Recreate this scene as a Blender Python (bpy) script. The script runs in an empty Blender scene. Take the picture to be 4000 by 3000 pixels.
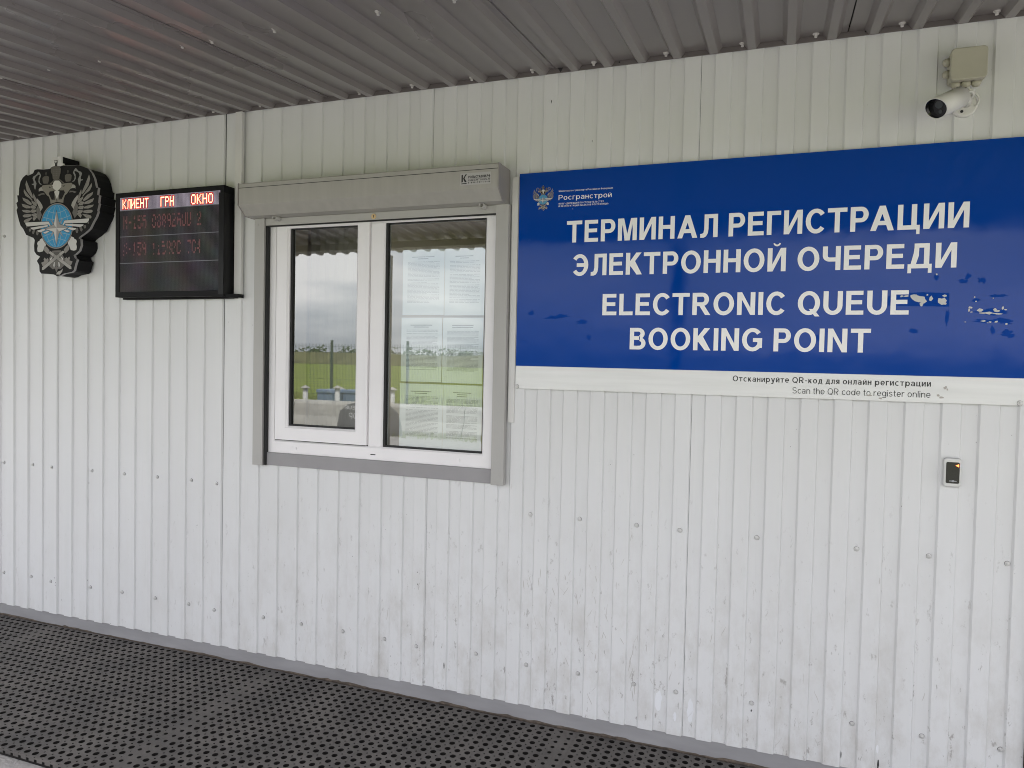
import bpy, bmesh, math, random
from mathutils import Vector, Matrix
random.seed(7)
R = math.radians
sc = bpy.context.scene
col = sc.collection

# ------------------------------------------------------------------ camera
cam_d = bpy.data.cameras.new('camera')
cam_d.sensor_width = 36.0
cam_d.lens = 2800.13 / 4000 * 36.0
cam_d.clip_start = 0.05
cam_d.clip_end = 3000
cam = bpy.data.objects.new('camera', cam_d)
col.objects.link(cam)
YAW, PIT, ROL = 0.350786, -0.0308093, -0.0213524
cy, sy, cp, sp = math.cos(YAW), math.sin(YAW), math.cos(PIT), math.sin(PIT)
fw = Vector((-sy * cp, cy * cp, sp)); ri = Vector((cy, sy, 0)); dn = fw.cross(ri)
c_, s_ = math.cos(ROL), math.sin(ROL)
ri, dn = c_ * ri + s_ * dn, -s_ * ri + c_ * dn
m4 = Matrix((ri, -dn, -fw)).transposed().to_4x4()
m4.translation = Vector((3.75171, -2.87808, 1.56))
cam.matrix_world = m4
sc.camera = cam

# ------------------------------------------------------------------ world, sun, exposure
w = bpy.data.worlds.new('World'); sc.world = w; w.use_nodes = True
nt = w.node_tree; nt.nodes.clear()
L = nt.links.new
def N(t, tree=None, **kw):
    n = (tree or nt).nodes.new(t)
    for k, v in kw.items(): setattr(n, k, v)
    return n
sky = N('ShaderNodeTexSky'); sky.sky_type = 'NISHITA'; sky.sun_disc = False
SUN_EL, SUN_AZ = R(54), R(28)            # veiled sun high behind the cabin: the wall and walk lie in open shade
sky.sun_elevation = SUN_EL; sky.sun_rotation = SUN_AZ; sky.dust_density = 2.0
tc = N('ShaderNodeTexCoord'); mp = N('ShaderNodeMapping'); mp.inputs['Scale'].default_value = (1.6, 1.6, 7.0)
ns = N('ShaderNodeTexNoise'); ns.inputs['Scale'].default_value = 1.6; ns.inputs['Detail'].default_value = 6; ns.inputs['Roughness'].default_value = .5
cr = N('ShaderNodeValToRGB'); cr.color_ramp.elements[0].position = .32; cr.color_ramp.elements[1].position = .62
ccol = N('ShaderNodeValToRGB')
ccol.color_ramp.elements[0].color = (2.9, 3.3, 4.15, 1); ccol.color_ramp.elements[1].color = (8.5, 8.3, 8.4, 1)
ccol.color_ramp.elements[0].position = .34; ccol.color_ramp.elements[1].position = .62
cf = N('ShaderNodeMath', operation='MULTIPLY_ADD'); cf.inputs[1].default_value = .3; cf.inputs[2].default_value = .7
mx = N('ShaderNodeMix', data_type='RGBA'); bg = N('ShaderNodeBackground'); wo = N('ShaderNodeOutputWorld')
L(tc.outputs['Generated'], mp.inputs[0]); L(mp.outputs[0], ns.inputs['Vector'])
L(ns.outputs['Fac'], cr.inputs[0]); L(ns.outputs['Fac'], ccol.inputs[0])
L(cr.outputs[0], cf.inputs[0]); L(cf.outputs[0], mx.inputs['Factor'])
L(sky.outputs[0], mx.inputs['A']); L(ccol.outputs[0], mx.inputs['B'])
L(mx.outputs['Result'], bg.inputs[0]); bg.inputs[1].default_value = .11; L(bg.outputs[0], wo.inputs[0])
sd = bpy.data.lights.new('sun', 'SUN'); sd.energy = 1.5; sd.angle = R(12); sd.color = (1, .96, .9)
so = bpy.data.objects.new('sun', sd); col.objects.link(so)
az = SUN_AZ
sdir = Vector((math.sin(az) * math.cos(SUN_EL), math.cos(az) * math.cos(SUN_EL), math.sin(SUN_EL)))
so.rotation_euler = sdir.to_track_quat('Z', 'Y').to_euler()
sc.view_settings.view_transform = 'Standard'; sc.view_settings.look = 'None'
sc.view_settings.gamma = 1; sc.view_settings.exposure = 1.68
sc.cycles.max_bounces = 10; sc.cycles.glossy_bounces = 6; sc.cycles.transparent_max_bounces = 12
sc.cycles.use_denoising = True; sc.cycles.denoiser = 'OPENIMAGEDENOISE'
sc.cycles.denoising_input_passes = 'RGB_ALBEDO_NORMAL'; sc.cycles.denoising_prefilter = 'ACCURATE'
sc.cycles.pixel_filter_type = 'BLACKMAN_HARRIS'; sc.cycles.filter_width = 1.0

# ------------------------------------------------------------------ helpers
def tag(o, label=None, cat=None, group=None, kind=None):
    if label: o['label'] = label
    if cat: o['category'] = cat
    if group: o['group'] = group
    if kind: o['kind'] = kind
    return o
def empty(name, loc, label=None, cat=None, group=None):
    o = bpy.data.objects.new(name, None); col.objects.link(o); o.location = loc
    o.empty_display_size = .05
    return tag(o, label, cat, group)
def link(name, me, mat, parent=None):
    o = bpy.data.objects.new(name, me); col.objects.link(o)
    for m in (mat if isinstance(mat, (list, tuple)) else [mat]):
        if m: me.materials.append(m)
    if parent:
        o.parent = parent
        p, off = parent, Vector((0, 0, 0))
        while p: off += p.location; p = p.parent
        o.location = -off
    return o
class MB:
    """collects shapes in world coordinates and links them as one mesh object"""
    def __init__(s): s.v, s.f, s.mi, s.smooth = [], [], [], []
    def add(s, vs, fs, mi=0, sm=False):
        b = len(s.v); s.v += [tuple(v) for v in vs]
        for f in fs: s.f.append([b + i for i in f]); s.mi.append(mi); s.smooth.append(sm)
    def box(s, x0, x1, y0, y1, z0, z1, mi=0):
        v = [(x, y, z) for x in (x0, x1) for y in (y0, y1) for z in (z0, z1)]
        s.add(v, [(0, 1, 3, 2), (4, 6, 7, 5), (0, 4, 5, 1), (2, 3, 7, 6), (0, 2, 6, 4), (1, 5, 7, 3)], mi)
    def prism(s, pts, axis, a0, a1, mi=0):
        """pts: 2-D outline; axis 'x': pts=(y,z); 'y': pts=(x,z); 'z': pts=(x,y)"""
        n = len(pts)
        def P(p, a): return (a, p[0], p[1]) if axis == 'x' else (p[0], a, p[1]) if axis == 'y' else (p[0], p[1], a)
        v = [P(p, a0) for p in pts] + [P(p, a1) for p in pts]
        s.add(v, [list(range(n)), list(range(2 * n - 1, n - 1, -1))] + [(i, (i + 1) % n, n + (i + 1) % n, n + i) for i in range(n)], mi)
    def tube(s, path, r, n=12, mi=0, cap=True):
        """round tube along a path; r: one radius or one per point"""
        path = [Vector(p) for p in path]; rs = r if isinstance(r, (list, tuple)) else [r] * len(path)
        v, f = [], []
        up = None
        for i, p in enumerate(path):
            d = (path[min(i + 1, len(path) - 1)] - path[max(i - 1, 0)]).normalized()
            if up is None:
                up = Vector((0, 0, 1)) if abs(d.z) < .9 else Vector((1, 0, 0))
            a = d.cross(up).normalized(); b = a.cross(d); up = b
            for k in range(n):
                t = 2 * math.pi * k / n
                v.append(p + (a * math.cos(t) + b * math.sin(t)) * rs[i])
        for i in range(len(path) - 1):
            for k in range(n):
                f.append((i * n + k, i * n + (k + 1) % n, (i + 1) * n + (k + 1) % n, (i + 1) * n + k))
        s.add(v, f, mi, True)
        if cap:
            b = len(s.v) - len(v)
            s.f += [[b + k for k in range(n)][::-1], [b + (len(path) - 1) * n + k for k in range(n)]]
            s.mi += [mi, mi]; s.smooth += [False, False]
    def build(s, name, mat, parent=None, bevel=0, seg=2):
        me = bpy.data.meshes.new(name); me.from_pydata(s.v, [], s.f)
        me.polygons.foreach_set('material_index', s.mi)
        bm = bmesh.new(); bm.from_mesh(me)
        for fc, sm in zip(bm.faces, s.smooth): fc.smooth = sm
        bmesh.ops.recalc_face_normals(bm, faces=bm.faces)
        if bevel:
            es = [e for e in bm.edges if len(e.link_faces) == 2 and e.calc_face_angle(0) > .6]
            bmesh.ops.bevel(bm, geom=es, offset=bevel, segments=seg, profile=.5, affect='EDGES', clamp_overlap=True)
        bm.to_mesh(me); bm.free()
        return link(name, me, mat, parent)
def rrect(x0, x1, z0, z1, r, n=5):
    out = []
    for cx, cz, a in ((x1 - r, z1 - r, 0), (x0 + r, z1 - r, 90), (x0 + r, z0 + r, 180), (x1 - r, z0 + r, 270)):
        for k in range(n + 1):
            t = R(a + 90 * k / n); out.append((cx + r * math.cos(t), cz + r * math.sin(t)))
    return out

# ------------------------------------------------------------------ materials
def pbr(name, c, rough=.5, metal=0, var=0, scale=(6, 6, 6), bump=0, bscale=80, spec=.5, coat=0, coat_rough=.05, emit=None, estr=0):
    m = bpy.data.materials.new(name); m.use_nodes = True; t = m.node_tree
    b = t.nodes['Principled BSDF']
    b.inputs['Base Color'].default_value = (*c, 1); b.inputs['Roughness'].default_value = rough
    b.inputs['Metallic'].default_value = metal; b.inputs['Specular IOR Level'].default_value = spec
    b.inputs['Coat Weight'].default_value = coat; b.inputs['Coat Roughness'].default_value = coat_rough
    if emit: b.inputs['Emission Color'].default_value = (*emit, 1); b.inputs['Emission Strength'].default_value = estr
    if var or bump:
        g = N('ShaderNodeNewGeometry', t); mpn = N('ShaderNodeMapping', t); mpn.inputs['Scale'].default_value = scale
        t.links.new(g.outputs['Position'], mpn.inputs[0])
        if var:
            n = N('ShaderNodeTexNoise', t); n.inputs['Scale'].default_value = 1; n.inputs['Detail'].default_value = 5
            t.links.new(mpn.outputs[0], n.inputs['Vector'])
            mr = N('ShaderNodeMapRange', t); mr.inputs['From Min'].default_value = .3; mr.inputs['From Max'].default_value = .7
            mr.inputs['To Min'].default_value = 1 - var; mr.inputs['To Max'].default_value = 1 + var
            t.links.new(n.outputs['Fac'], mr.inputs['Value'])
            mu = N('ShaderNodeVectorMath', t, operation='SCALE'); mu.inputs[0].default_value = c
            t.links.new(mr.outputs[0], mu.inputs['Scale']); t.links.new(mu.outputs[0], b.inputs['Base Color'])
            r2 = N('ShaderNodeMath', t, operation='MULTIPLY'); r2.inputs[1].default_value = rough
            t.links.new(mr.outputs[0], r2.inputs[0]); t.links.new(r2.outputs[0], b.inputs['Roughness'])
        if bump:
            n2 = N('ShaderNodeTexNoise', t); n2.inputs['Scale'].default_value = bscale; n2.inputs['Detail'].default_value = 3
            t.links.new(g.outputs['Position'], n2.inputs['Vector'])
            bp = N('ShaderNodeBump', t); bp.inputs['Strength'].default_value = bump; bp.inputs['Distance'].default_value = .01
            t.links.new(n2.outputs['Fac'], bp.inputs['Height']); t.links.new(bp.outputs[0], b.inputs['Normal'])
    return m

def cladding_material():
    """white painted steel with grime, scuffs and vertical run marks"""
    m = pbr('white_painted_steel', (.72, .71, .69), .42, bump=.02, bscale=6)
    t = m.node_tree; b = t.nodes['Principled BSDF']
    g = N('ShaderNodeNewGeometry', t); sep = N('ShaderNodeSeparateXYZ', t); t.links.new(g.outputs['Position'], sep.inputs[0])
    def noise(scale, det=4, rough=.6):
        mpn = N('ShaderNodeMapping', t); mpn.inputs['Scale'].default_value = scale; t.links.new(g.outputs['Position'], mpn.inputs[0])
        n = N('ShaderNodeTexNoise', t); n.inputs['Scale'].default_value = 1; n.inputs['Detail'].default_value = det; n.inputs['Roughness'].default_value = rough
        t.links.new(mpn.outputs[0], n.inputs['Vector']); return n.outputs['Fac']
    def rng(v, a, b_, c=0., d=1.):
        mr = N('ShaderNodeMapRange', t); mr.clamp = True
        for k, x in (('From Min', a), ('From Max', b_), ('To Min', c), ('To Max', d)): mr.inputs[k].default_value = x
        t.links.new(v, mr.inputs['Value']); return mr.outputs[0]
    def mul(a, b_):
        n = N('ShaderNodeMath', t, operation='MULTIPLY')
        for i, x in enumerate((a, b_)):
            if isinstance(x, float): n.inputs[i].default_value = x
            else: t.links.new(x, n.inputs[i])
        return n.outputs[0]
    def mixc(fac, a, c):
        n = N('ShaderNodeMix', t, data_type='RGBA'); t.links.new(fac, n.inputs['Factor'])
        if isinstance(a, tuple): n.inputs['A'].default_value = a
        else: t.links.new(a, n.inputs['A'])
        n.inputs['B'].default_value = c; return n.outputs['Result']
    low = rng(sep.outputs['Z'], 1.0, .1)                       # splashes reach knee height
    tone = mixc(rng(noise((2.2, 1, .8), 3), .35, .7), (.735, .737, .735, 1), (.70, .70, .695, 1))
    runs = mul(rng(noise((70, 1, 1.6), 3), .60, .78), .14)
    tone = mixc(runs, tone, (.50, .49, .46, 1))
    side = rng(sep.outputs['X'], .6, 2.2, .25, 1.)
    grime = mul(mul(mul(rng(noise((9, 9, 5), 6, .7), .46, .72), low), side), .62)
    tone = mixc(grime, tone, (.44, .41, .36, 1))
    scuff = mul(mul(mul(rng(noise((38, 38, 16), 5, .75), .605, .67), rng(sep.outputs['Z'], 1.25, .25)), side), .75)
    tone = mixc(scuff, tone, (.30, .28, .26, 1))
    speck = mul(rng(noise((95, 95, 50), 2, .5), .762, .785), rng(sep.outputs['Z'], 2.6, .3, .25, 1.))
    tone = mixc(speck, tone, (.10, .09, .085, 1))
    t.links.new(tone, b.inputs['Base Color'])
    t.links.new(rng(noise((6, 6, 3)), .3, .7, .36, .55), b.inputs['Roughness'])
    return m
M = {}
M['clad'] = cladding_material()
M['white_trim'] = pbr('white_trim_paint', (.70, .69, .67), .45, var=.04)
M['core'] = pbr('dark_backing', (.03, .03, .03), .9)
M['plinth'] = pbr('grey_plinth_paint', (.30, .295, .30), .55, var=.10, scale=(4, 4, 18), bump=.1, bscale=30)
M['rust'] = pbr('rusty_dirt', (.12, .095, .075), .95, var=.45, scale=(40, 40, 60), bump=.6, bscale=140)
M['roof'] = pbr('taupe_roof_steel', (.21, .190, .184), .28, var=.05, scale=(1.2, .8, 3))
M['roof_trim'] = pbr('taupe_flashing', (.135, .12, .115), .5, var=.08)
M['screw'] = pbr('zinc_screw_head', (.60, .595, .58), .38, metal=.3)
M['cap'] = pbr('white_screw_cap', (.60, .58, .55), .4)
M['washer'] = pbr('rubber_washer', (.16, .16, .155), .7)
M['pvc'] = pbr('white_window_plastic', (.86, .84, .845), .32, var=.03, scale=(3, 3, 3))
M['gasket'] = pbr('black_gasket', (.012, .012, .012), .6)
M['shutter'] = pbr('grey_beige_aluminium', (.40, .385, .355), .42, var=.05, scale=(30, 30, 2))
M['shutter_end'] = pbr('grey_end_plate', (.31, .29, .275), .45, var=.05)
M['rail'] = pbr('grey_rail_aluminium', (.42, .41, .39), .42, var=.04)
M['sill'] = pbr('dark_grey_sill', (.31, .30, .305), .5, var=.05)
M['brass'] = pbr('brass_lock', (.70, .52, .28), .3, metal=.9)
M['blind'] = pbr('beige_blind_fabric', (.36, .33, .27), .9)
M['inside'] = pbr('beige_interior', (.72, .61, .47), .8, var=.05)
M['black'] = pbr('black_casing', (.014, .014, .015), .6, var=.1, spec=.12)
M['black_wrap'] = pbr('black_film_wrap', (.011, .011, .012), .34, spec=.22)
M['acryl_edge'] = pbr('grey_acrylic_edge', (.34, .33, .33), .5)
M['jbox'] = pbr('aged_cream_plastic', (.45, .43, .345), .5, var=.05, scale=(12, 12, 12))
M['cam_white'] = pbr('white_camera_shell', (.70, .69, .65), .38, var=.03)
M['cam_glass'] = pbr('black_camera_glass', (.006, .006, .007), .12)
M['silver'] = pbr('silver_plastic', (.60, .60, .59), .35, metal=.25)
M['ink'] = pbr('black_print', (.02, .02, .02), .5)
M['white_print'] = pbr('white_vinyl_print', (.90, .89, .87), .4, coat=.2, coat_rough=.15)
M['paper'] = pbr('white_paper', (.82, .83, .83), .8, var=.02)
M['paper_ink'] = pbr('grey_print', (.44, .45, .46), .8)
M['paper_ink_dark'] = pbr('dark_print', (.20, .20, .21), .8)
M['rubber'] = pbr('worn_black_rubber', (.150, .138, .126), .75, var=.34, scale=(4.5, 4.5, 4.5), bump=1.0, bscale=190)
M['rubber_dark'] = pbr('shaded_unworn_rubber', (.020, .018, .017), .9, spec=.1)  # rubber worn less inside the holes, blackened further for the shade there
M['ground'] = pbr('pale_gravelly_concrete', (.445, .425, .405), .9, var=.28, scale=(9, 9, 9), bump=.7, bscale=70)
M['dark_grime'] = pbr('dark_grime', (.06, .05, .04), .95)
M['conc'] = pbr('pale_barrier_concrete', (.50, .48, .44), .85, var=.15, scale=(3, 3, 3), bump=.3, bscale=40)
M['hump'] = pbr('dark_grey_board', (.16, .16, .165), .7, var=.1)
M['blue_plastic'] = pbr('faded_blue_plastic', (.22, .30, .42), .5)
M['fence'] = pbr('dark_green_fence_steel', (.05, .09, .07), .5)
M['post'] = pbr('canopy_post_steel', (.13, .125, .125), .45)
M['leaf'] = pbr('far_foliage', (.075, .12, .05), .9, var=.4, scale=(.3, .3, .3))
M['berm'] = pbr('scrub_strip', (.16, .16, .075), .95, var=.3, scale=(.2, .2, .2))
M['grass'] = pbr('meadow_grass', (.23, .29, .04), .95, var=.35, scale=(.35, .35, .35), bump=.8, bscale=12)
M['grass_blade'] = pbr('dry_grass_blades', (.24, .26, .09), .9)
def glass_material(name='window_glass', refl=.19):
    m = bpy.data.materials.new(name); m.use_nodes = True; t = m.node_tree; t.nodes.clear()
    o = N('ShaderNodeOutputMaterial', t); tr = N('ShaderNodeBsdfTransparent', t); gl = N('ShaderNodeBsdfGlossy', t)
    tr.inputs[0].default_value = (.84, .88, .86, 1); gl.inputs['Roughness'].default_value = 0.0; gl.inputs['Color'].default_value = (.97, 1, .99, 1)
    fr = N('ShaderNodeLayerWeight', t); fr.inputs['Blend'].default_value = .25
    ad = N('ShaderNodeMath', t, operation='MULTIPLY_ADD'); ad.inputs[1].default_value = .6; ad.inputs[2].default_value = refl; ad.use_clamp = True
    t.links.new(fr.outputs['Fresnel'], ad.inputs[0])
    mxs = N('ShaderNodeMixShader', t); t.links.new(ad.outputs[0], mxs.inputs[0])
    t.links.new(tr.outputs[0], mxs.inputs[1]); t.links.new(gl.outputs[0], mxs.inputs[2]); t.links.new(mxs.outputs[0], o.inputs[0])
    return m
M['glass'] = glass_material()
def sign_blue(name, rough_lo, rough_hi, coat):
    m = pbr(name, (.0006, .050, .31), .6, spec=.0, coat=coat, coat_rough=.08)
    t = m.node_tree; b = t.nodes['Principled BSDF']
    g = N('ShaderNodeNewGeometry', t)
    n = N('ShaderNodeTexNoise', t); n.inputs['Scale'].default_value = 5; n.inputs['Detail'].default_value = 6
    t.links.new(g.outputs['Position'], n.inputs['Vector'])
    mr = N('ShaderNodeMapRange', t); mr.inputs['From Min'].default_value = .35; mr.inputs['From Max'].default_value = .7
    mr.inputs['To Min'].default_value = rough_lo; mr.inputs['To Max'].default_value = rough_hi
    t.links.new(n.outputs['Fac'], mr.inputs['Value']); t.links.new(mr.outputs[0], b.inputs['Coat Roughness'])
    # slight ripple of the stretched film
    n2 = N('ShaderNodeTexNoise', t); n2.inputs['Scale'].default_value = 7; n2.inputs['Detail'].default_value = 2
    t.links.new(g.outputs['Position'], n2.inputs['Vector'])
    wv = N('ShaderNodeTexNoise', t); wv.inputs['Scale'].default_value = 420; wv.inputs['Detail'].default_value = 1
    t.links.new(g.outputs['Position'], wv.inputs['Vector'])
    ad = N('ShaderNodeMath', t, operation='MULTIPLY_ADD'); ad.inputs[1].default_value = .03
    t.links.new(wv.outputs['Fac'], ad.inputs[0]); t.links.new(n2.outputs['Fac'], ad.inputs[2])
    bp = N('ShaderNodeBump', t); bp.inputs['Strength'].default_value = .12; bp.inputs['Distance'].default_value = .006
    t.links.new(ad.outputs[0], bp.inputs['Height']); t.links.new(bp.outputs[0], b.inputs['Coat Normal'])
    return m
M['sign_blue'] = sign_blue('blue_sign_film', .02, .12, .42)
M['sign_patch'] = sign_blue('blue_film_glue_residue', .4, .7, .2)
M['sign_white'] = pbr('white_sign_board', (.80, .80, .79), .35, var=.05, scale=(3, 3, 40), coat=.3, coat_rough=.1)
M['sign_core'] = pbr('sign_board_edge', (.16, .16, .16), .5)

# ------------------------------------------------------------------ lettering: each glyph is drawn from bars, slants and bowls
def glyph(ch, w, h):
    """pieces (lists of polygons) and width of a letter whose capital height is 1"""
    P = []
    def bar(x0, x1, y0, y1): P.append([[(x0, y0), (x1, y0), (x1, y1), (x0, y1)]])
    def V(x, y0=0., y1=1.): bar(x, x + w, y0, y1)
    def Hh(x0, x1, y): bar(x0, x1, y, y + h)
    def D(x0, y0, x1, y1, wd=None): wd = wd or w * 1.12; P.append([[(x0, y0), (x0 + wd, y0), (x1 + wd, y1), (x1, y1)]])
    def arc(cx, cy, rx, ry, a0, a1, wv=None, wh=None):
        wv = wv or w; wh = wh or h; n = max(4, int(abs(a1 - a0) / 15)); q = []
        pts = [(R(a0 + (a1 - a0) * i / n)) for i in range(n + 1)]
        for a, b in zip(pts, pts[1:]):
            q.append([(cx + rx * math.cos(a), cy + ry * math.sin(a)), (cx + rx * math.cos(b), cy + ry * math.sin(b)),
                      (cx + (rx - wv) * math.cos(b), cy + (ry - wh) * math.sin(b)), (cx + (rx - wv) * math.cos(a), cy + (ry - wh) * math.sin(a))])
        P.append(q)
    def poly(*p): P.append([list(p)])
    def breve(cx, y, k=1): arc(cx, y + .18 * k, .17 * k, .17 * k, 195, 345, .07 * k, .075 * k)
    X = .735                                      # x-height
    lat = {'А': 'A', 'В': 'B', 'Е': 'E', 'К': 'K', 'М': 'M', 'Н': 'H', 'О': 'O', 'Р': 'P', 'С': 'C', 'Т': 'T', 'Х': 'X',
           'а': 'a', 'е': 'e', 'о': 'o', 'р': 'p', 'с': 'c', 'у': 'y', 'З': '3'}
    ch = lat.get(ch, ch)
    small = {'т': 'T', 'к': 'K', 'н': 'H', 'и': 'И', 'й': 'Й', 'л': 'Л', 'д': 'Д', 'г': 'Г', 'ц': 'Ц', 'ы': 'Ы', 'п': 'П', 'в': 'B', 'м': 'M', 'ч': 'Ч', 'ь': 'Ь'}
    if ch in small:
        p, W_ = glyph(small[ch], w / X * .96, h / X * .96)
        return [[[(x * X, y * X) for x, y in pg] for pg in pc] for pc in p], W_ * X
    if ch == ' ': return [], .36
    if ch == 'T': W_ = .80; Hh(0, W_, 1 - h); V(W_ / 2 - w / 2, 0, 1 - h)
    elif ch == 'E': W_ = .70; V(0); Hh(w, .68, 1 - h); Hh(w, .64, .52 - h / 2); Hh(w, .70, 0)
    elif ch == 'P': W_ = .73; V(0); Hh(w, .43, 1 - h); Hh(w, .43, .37); arc(.43, (1 + .37) / 2, .30, .315, -90, 90)
    elif ch == 'R':
        W_ = .82; V(0); Hh(w, .45, 1 - h); Hh(w, .45, .40); arc(.45, .70, .30, .30, -90, 90); D(.59, 0, .31, .42, w * 1.15)
    elif ch == 'M':
        W_ = .94; V(0); V(W_ - w); a = w * .62
        poly((W_ / 2 - a, 0), (W_ / 2 + a, 0), (W_ / 2, .30)); poly((w * .95, 1), (W_ / 2 - a, 0), (W_ / 2, .30), (w * 1.0 + .09, 1)); poly((W_ - w * .95, 1), (W_ / 2 + a, 0), (W_ / 2, .30), (W_ - w - .09, 1)); poly((w * .5, 1), (w, .55), (w + .08, 1)); poly((W_ - w * .5, 1), (W_ - w, .55), (W_ - w - .08, 1))
    elif ch in 'ИЙ':
        W_ = .79; V(0); V(W_ - w); poly((w * .6, 0), (w * 1.12, 0), (W_ - w * .6, 1), (W_ - w * 1.12, 1)); poly((w, 0), (w * 1.12, 0), (W_ - w, .70), (W_ - w, 1), (W_ - w * 1.12, 1), (w, .30))
        if ch == 'Й': breve(W_ / 2, 1.06)
    elif ch == 'N': W_ = .79; V(0); V(W_ - w); poly((w, 1), (w * .9, 1), (w, .68), (W_ - w, 0), (W_ - w * .9, 0), (W_ - w, .32))
    elif ch == 'H': W_ = .77; V(0); V(W_ - w); Hh(w, W_ - w, .53 - h / 2)
    elif ch == 'A': W_ = .94; D(0, 0, .47 - w * .56, 1); D(W_ - w * 1.12, 0, .47 - w * .56, 1); Hh(.23, W_ - .23, .22)
    elif ch == 'Л':
        W_ = .80; V(W_ - w); Hh(.20, W_ - w, 1 - h); bar(.18, .18 + w * .95, .36, 1)
        poly((.18, .36), (.18 + w * .95, .36), (.17 + w * .85, .17), (.27, .045), (.16, -.01), (.0, -.01), (.0, h * .92), (.08, h * .95), (.145, .20))
    elif ch == 'Г': W_ = .60; V(0); Hh(w, W_, 1 - h)
    elif ch == 'П': W_ = .77; V(0); V(W_ - w); Hh(w, W_ - w, 1 - h)
    elif ch == 'C': W_ = .84; arc(.44, .5, .44, .515, 38, 322)
    elif ch == 'O': W_ = .92; arc(.46, .5, .46, .515, 0, 360)
    elif ch == 'Q': W_ = .92; arc(.46, .5, .46, .515, 0, 360); D(.72, -.07, .46, .25, w * .95)
    elif ch == 'G': W_ = .88; arc(.46, .5, .46, .515, 40, 335); Hh(.48, W_, .40); V(W_ - w, .14, .45)
    elif ch == 'Ц': W_ = .86; V(0); V(.74 - w); Hh(w, .74 - w, 0); Hh(.74, .86, 0); bar(.86 - .13, .86, -.19, .0)
    elif ch == 'Щ': W_ = 1.12; V(0); V(.5 - w / 2); V(1 - w); Hh(0, 1.12, 0); bar(1.0, 1.12, -.19, 0)
    elif ch == 'Э': W_ = .80; arc(.36, .5, .44, .515, -142, 142); Hh(.20, .66, .5 - h / 2)
    elif ch == 'K':
        W_ = .80; V(0); poly((w, .62), (w, .36), (w + .07, .40), (.76, 1), (.76 - w * 1.25, 1)); poly((.30, .62), (.22, .40), (.80 - w * 1.28, 0), (.80, 0), (.42, .66))
    elif ch == 'Ч': W_ = .74; V(W_ - w); V(0, .62, 1); Hh(.26, W_ - w, .36); arc(.28, .62, .28, .26, 180, 270)
    elif ch == 'Д':
        W_ = .92; Hh(0, W_, 0); bar(0, .14, -.19, 0); bar(W_ - .14, W_, -.19, 0); V(.82 - w, h, 1); Hh(.24, .82 - w, 1 - h)
        poly((.11, h), (.11 + w, h), (.22 + w * .95, .5), (.24 + w * .9, 1 - h), (.24, 1 - h), (.215, .6))
    elif ch == 'B':
        W_ = .77; V(0); Hh(w, .42, 1 - h); Hh(w, .45, .53 - h / 2); Hh(w, .45, 0)
        arc(.42, .735, .30, .265, -70, 90); arc(.45, .285, .32, .285, -90, 80)
    elif ch == 'L': W_ = .66; V(0); Hh(w, W_, 0)
    elif ch == 'I': W_ = w; V(0)
    elif ch == 'U': W_ = .78; V(0, .38); V(W_ - w, .38); arc(W_ / 2, .39, W_ / 2, .40, 180, 360)
    elif ch == 'Ф': W_ = .96; V(.48 - w / 2, -.02, 1.02); arc(.48, .52, .48, .36, 0, 360)
    elif ch == 'Ж': W_ = 1.1; V(.55 - w / 2); D(0, 0, .34, .5); D(.0, 1, .34, .5); D(1.1 - w * 1.12, 0, .62, .5); D(1.1 - w * 1.12, 1, .62, .5)
    elif ch == 'Ю': W_ = 1.16; V(0); Hh(w, .36, .5 - h / 2); arc(.76, .5, .40, .515, 0, 360)
    elif ch == 'Я': W_ = .78; V(W_ - w); Hh(.33, W_ - w, 1 - h); Hh(.33, W_ - w, .40); arc(.33, .70, .30, .30, 90, 270); D(0, 0, .30, .42)
    elif ch == 'я': return [[[(x * X, y * X) for x, y in pg] for pg in pc] for pc in glyph('Я', w / X, h / X)[0]], .78 * X
    elif ch in 'ЬЪ': W_ = .72; V(0); Hh(w, .42, .60 - h); Hh(w, .42, 0); arc(.42, .30, .30, .30, -90, 90)
    elif ch == 'Ы': W_ = .98; V(0); Hh(w, .36, .60 - h); Hh(w, .36, 0); arc(.36, .30, .29, .30, -90, 90); V(.98 - w)
    elif ch == 'У': W_ = .80; D(0, 1, .32, .35); D(.80 - w * 1.1, 1, .20, 0); Hh(.06, .3, 0)
    elif ch == 'S':
        W_ = .78; arc(.39, .735, .36, .28, 20, 270); arc(.39, .27, .38, .285, -160, 90)
    elif ch == '3': W_ = .70; arc(.34, .74, .31, .275, -80, 155); arc(.34, .28, .34, .295, -155, 80)
    elif ch == '0': W_ = .64; arc(.32, .5, .32, .51, 0, 360)
    elif ch == '8': W_ = .64; arc(.32, .74, .28, .27, 0, 360); arc(.32, .28, .32, .29, 0, 360)
    elif ch == '7': W_ = .62; Hh(0, .62, 1 - h); D(.14, 0, .62 - w * 1.1, 1 - h)
    elif ch == '1': W_ = .40; V(.40 - w); poly((0, .74), (0, .60), (.40 - w, .74), (.40 - w, .9))
    elif ch == '6': W_ = .64; arc(.32, .32, .32, .33, 0, 360); arc(.36, .5, .36, .51, 75, 190)
    elif ch == '-': W_ = .36; Hh(.02, .34, .34)
    elif ch == '.': W_ = w; bar(0, w, 0, w)
    elif ch in '«»':
        W_ = .5; s = 1 if ch == '«' else -1
        for k in (.12, .34): poly((k - s * .09, .36), (k + s * .09, .58), (k + s * .09, .44), (k - s * .0, .36), (k + s * .09, .28), (k + s * .09, .14))
    # lower case
    elif ch == 'o': W_ = .66; arc(.33, X / 2, .33, X / 2 + .012, 0, 360)
    elif ch == 'c': W_ = .60; arc(.33, X / 2, .33, X / 2 + .012, 45, 315)
    elif ch == 'e': W_ = .66; arc(.33, X / 2, .33, X / 2 + .012, 0, 318); Hh(.06, .64, X / 2 - h * .55)
    elif ch == 'a':
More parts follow.
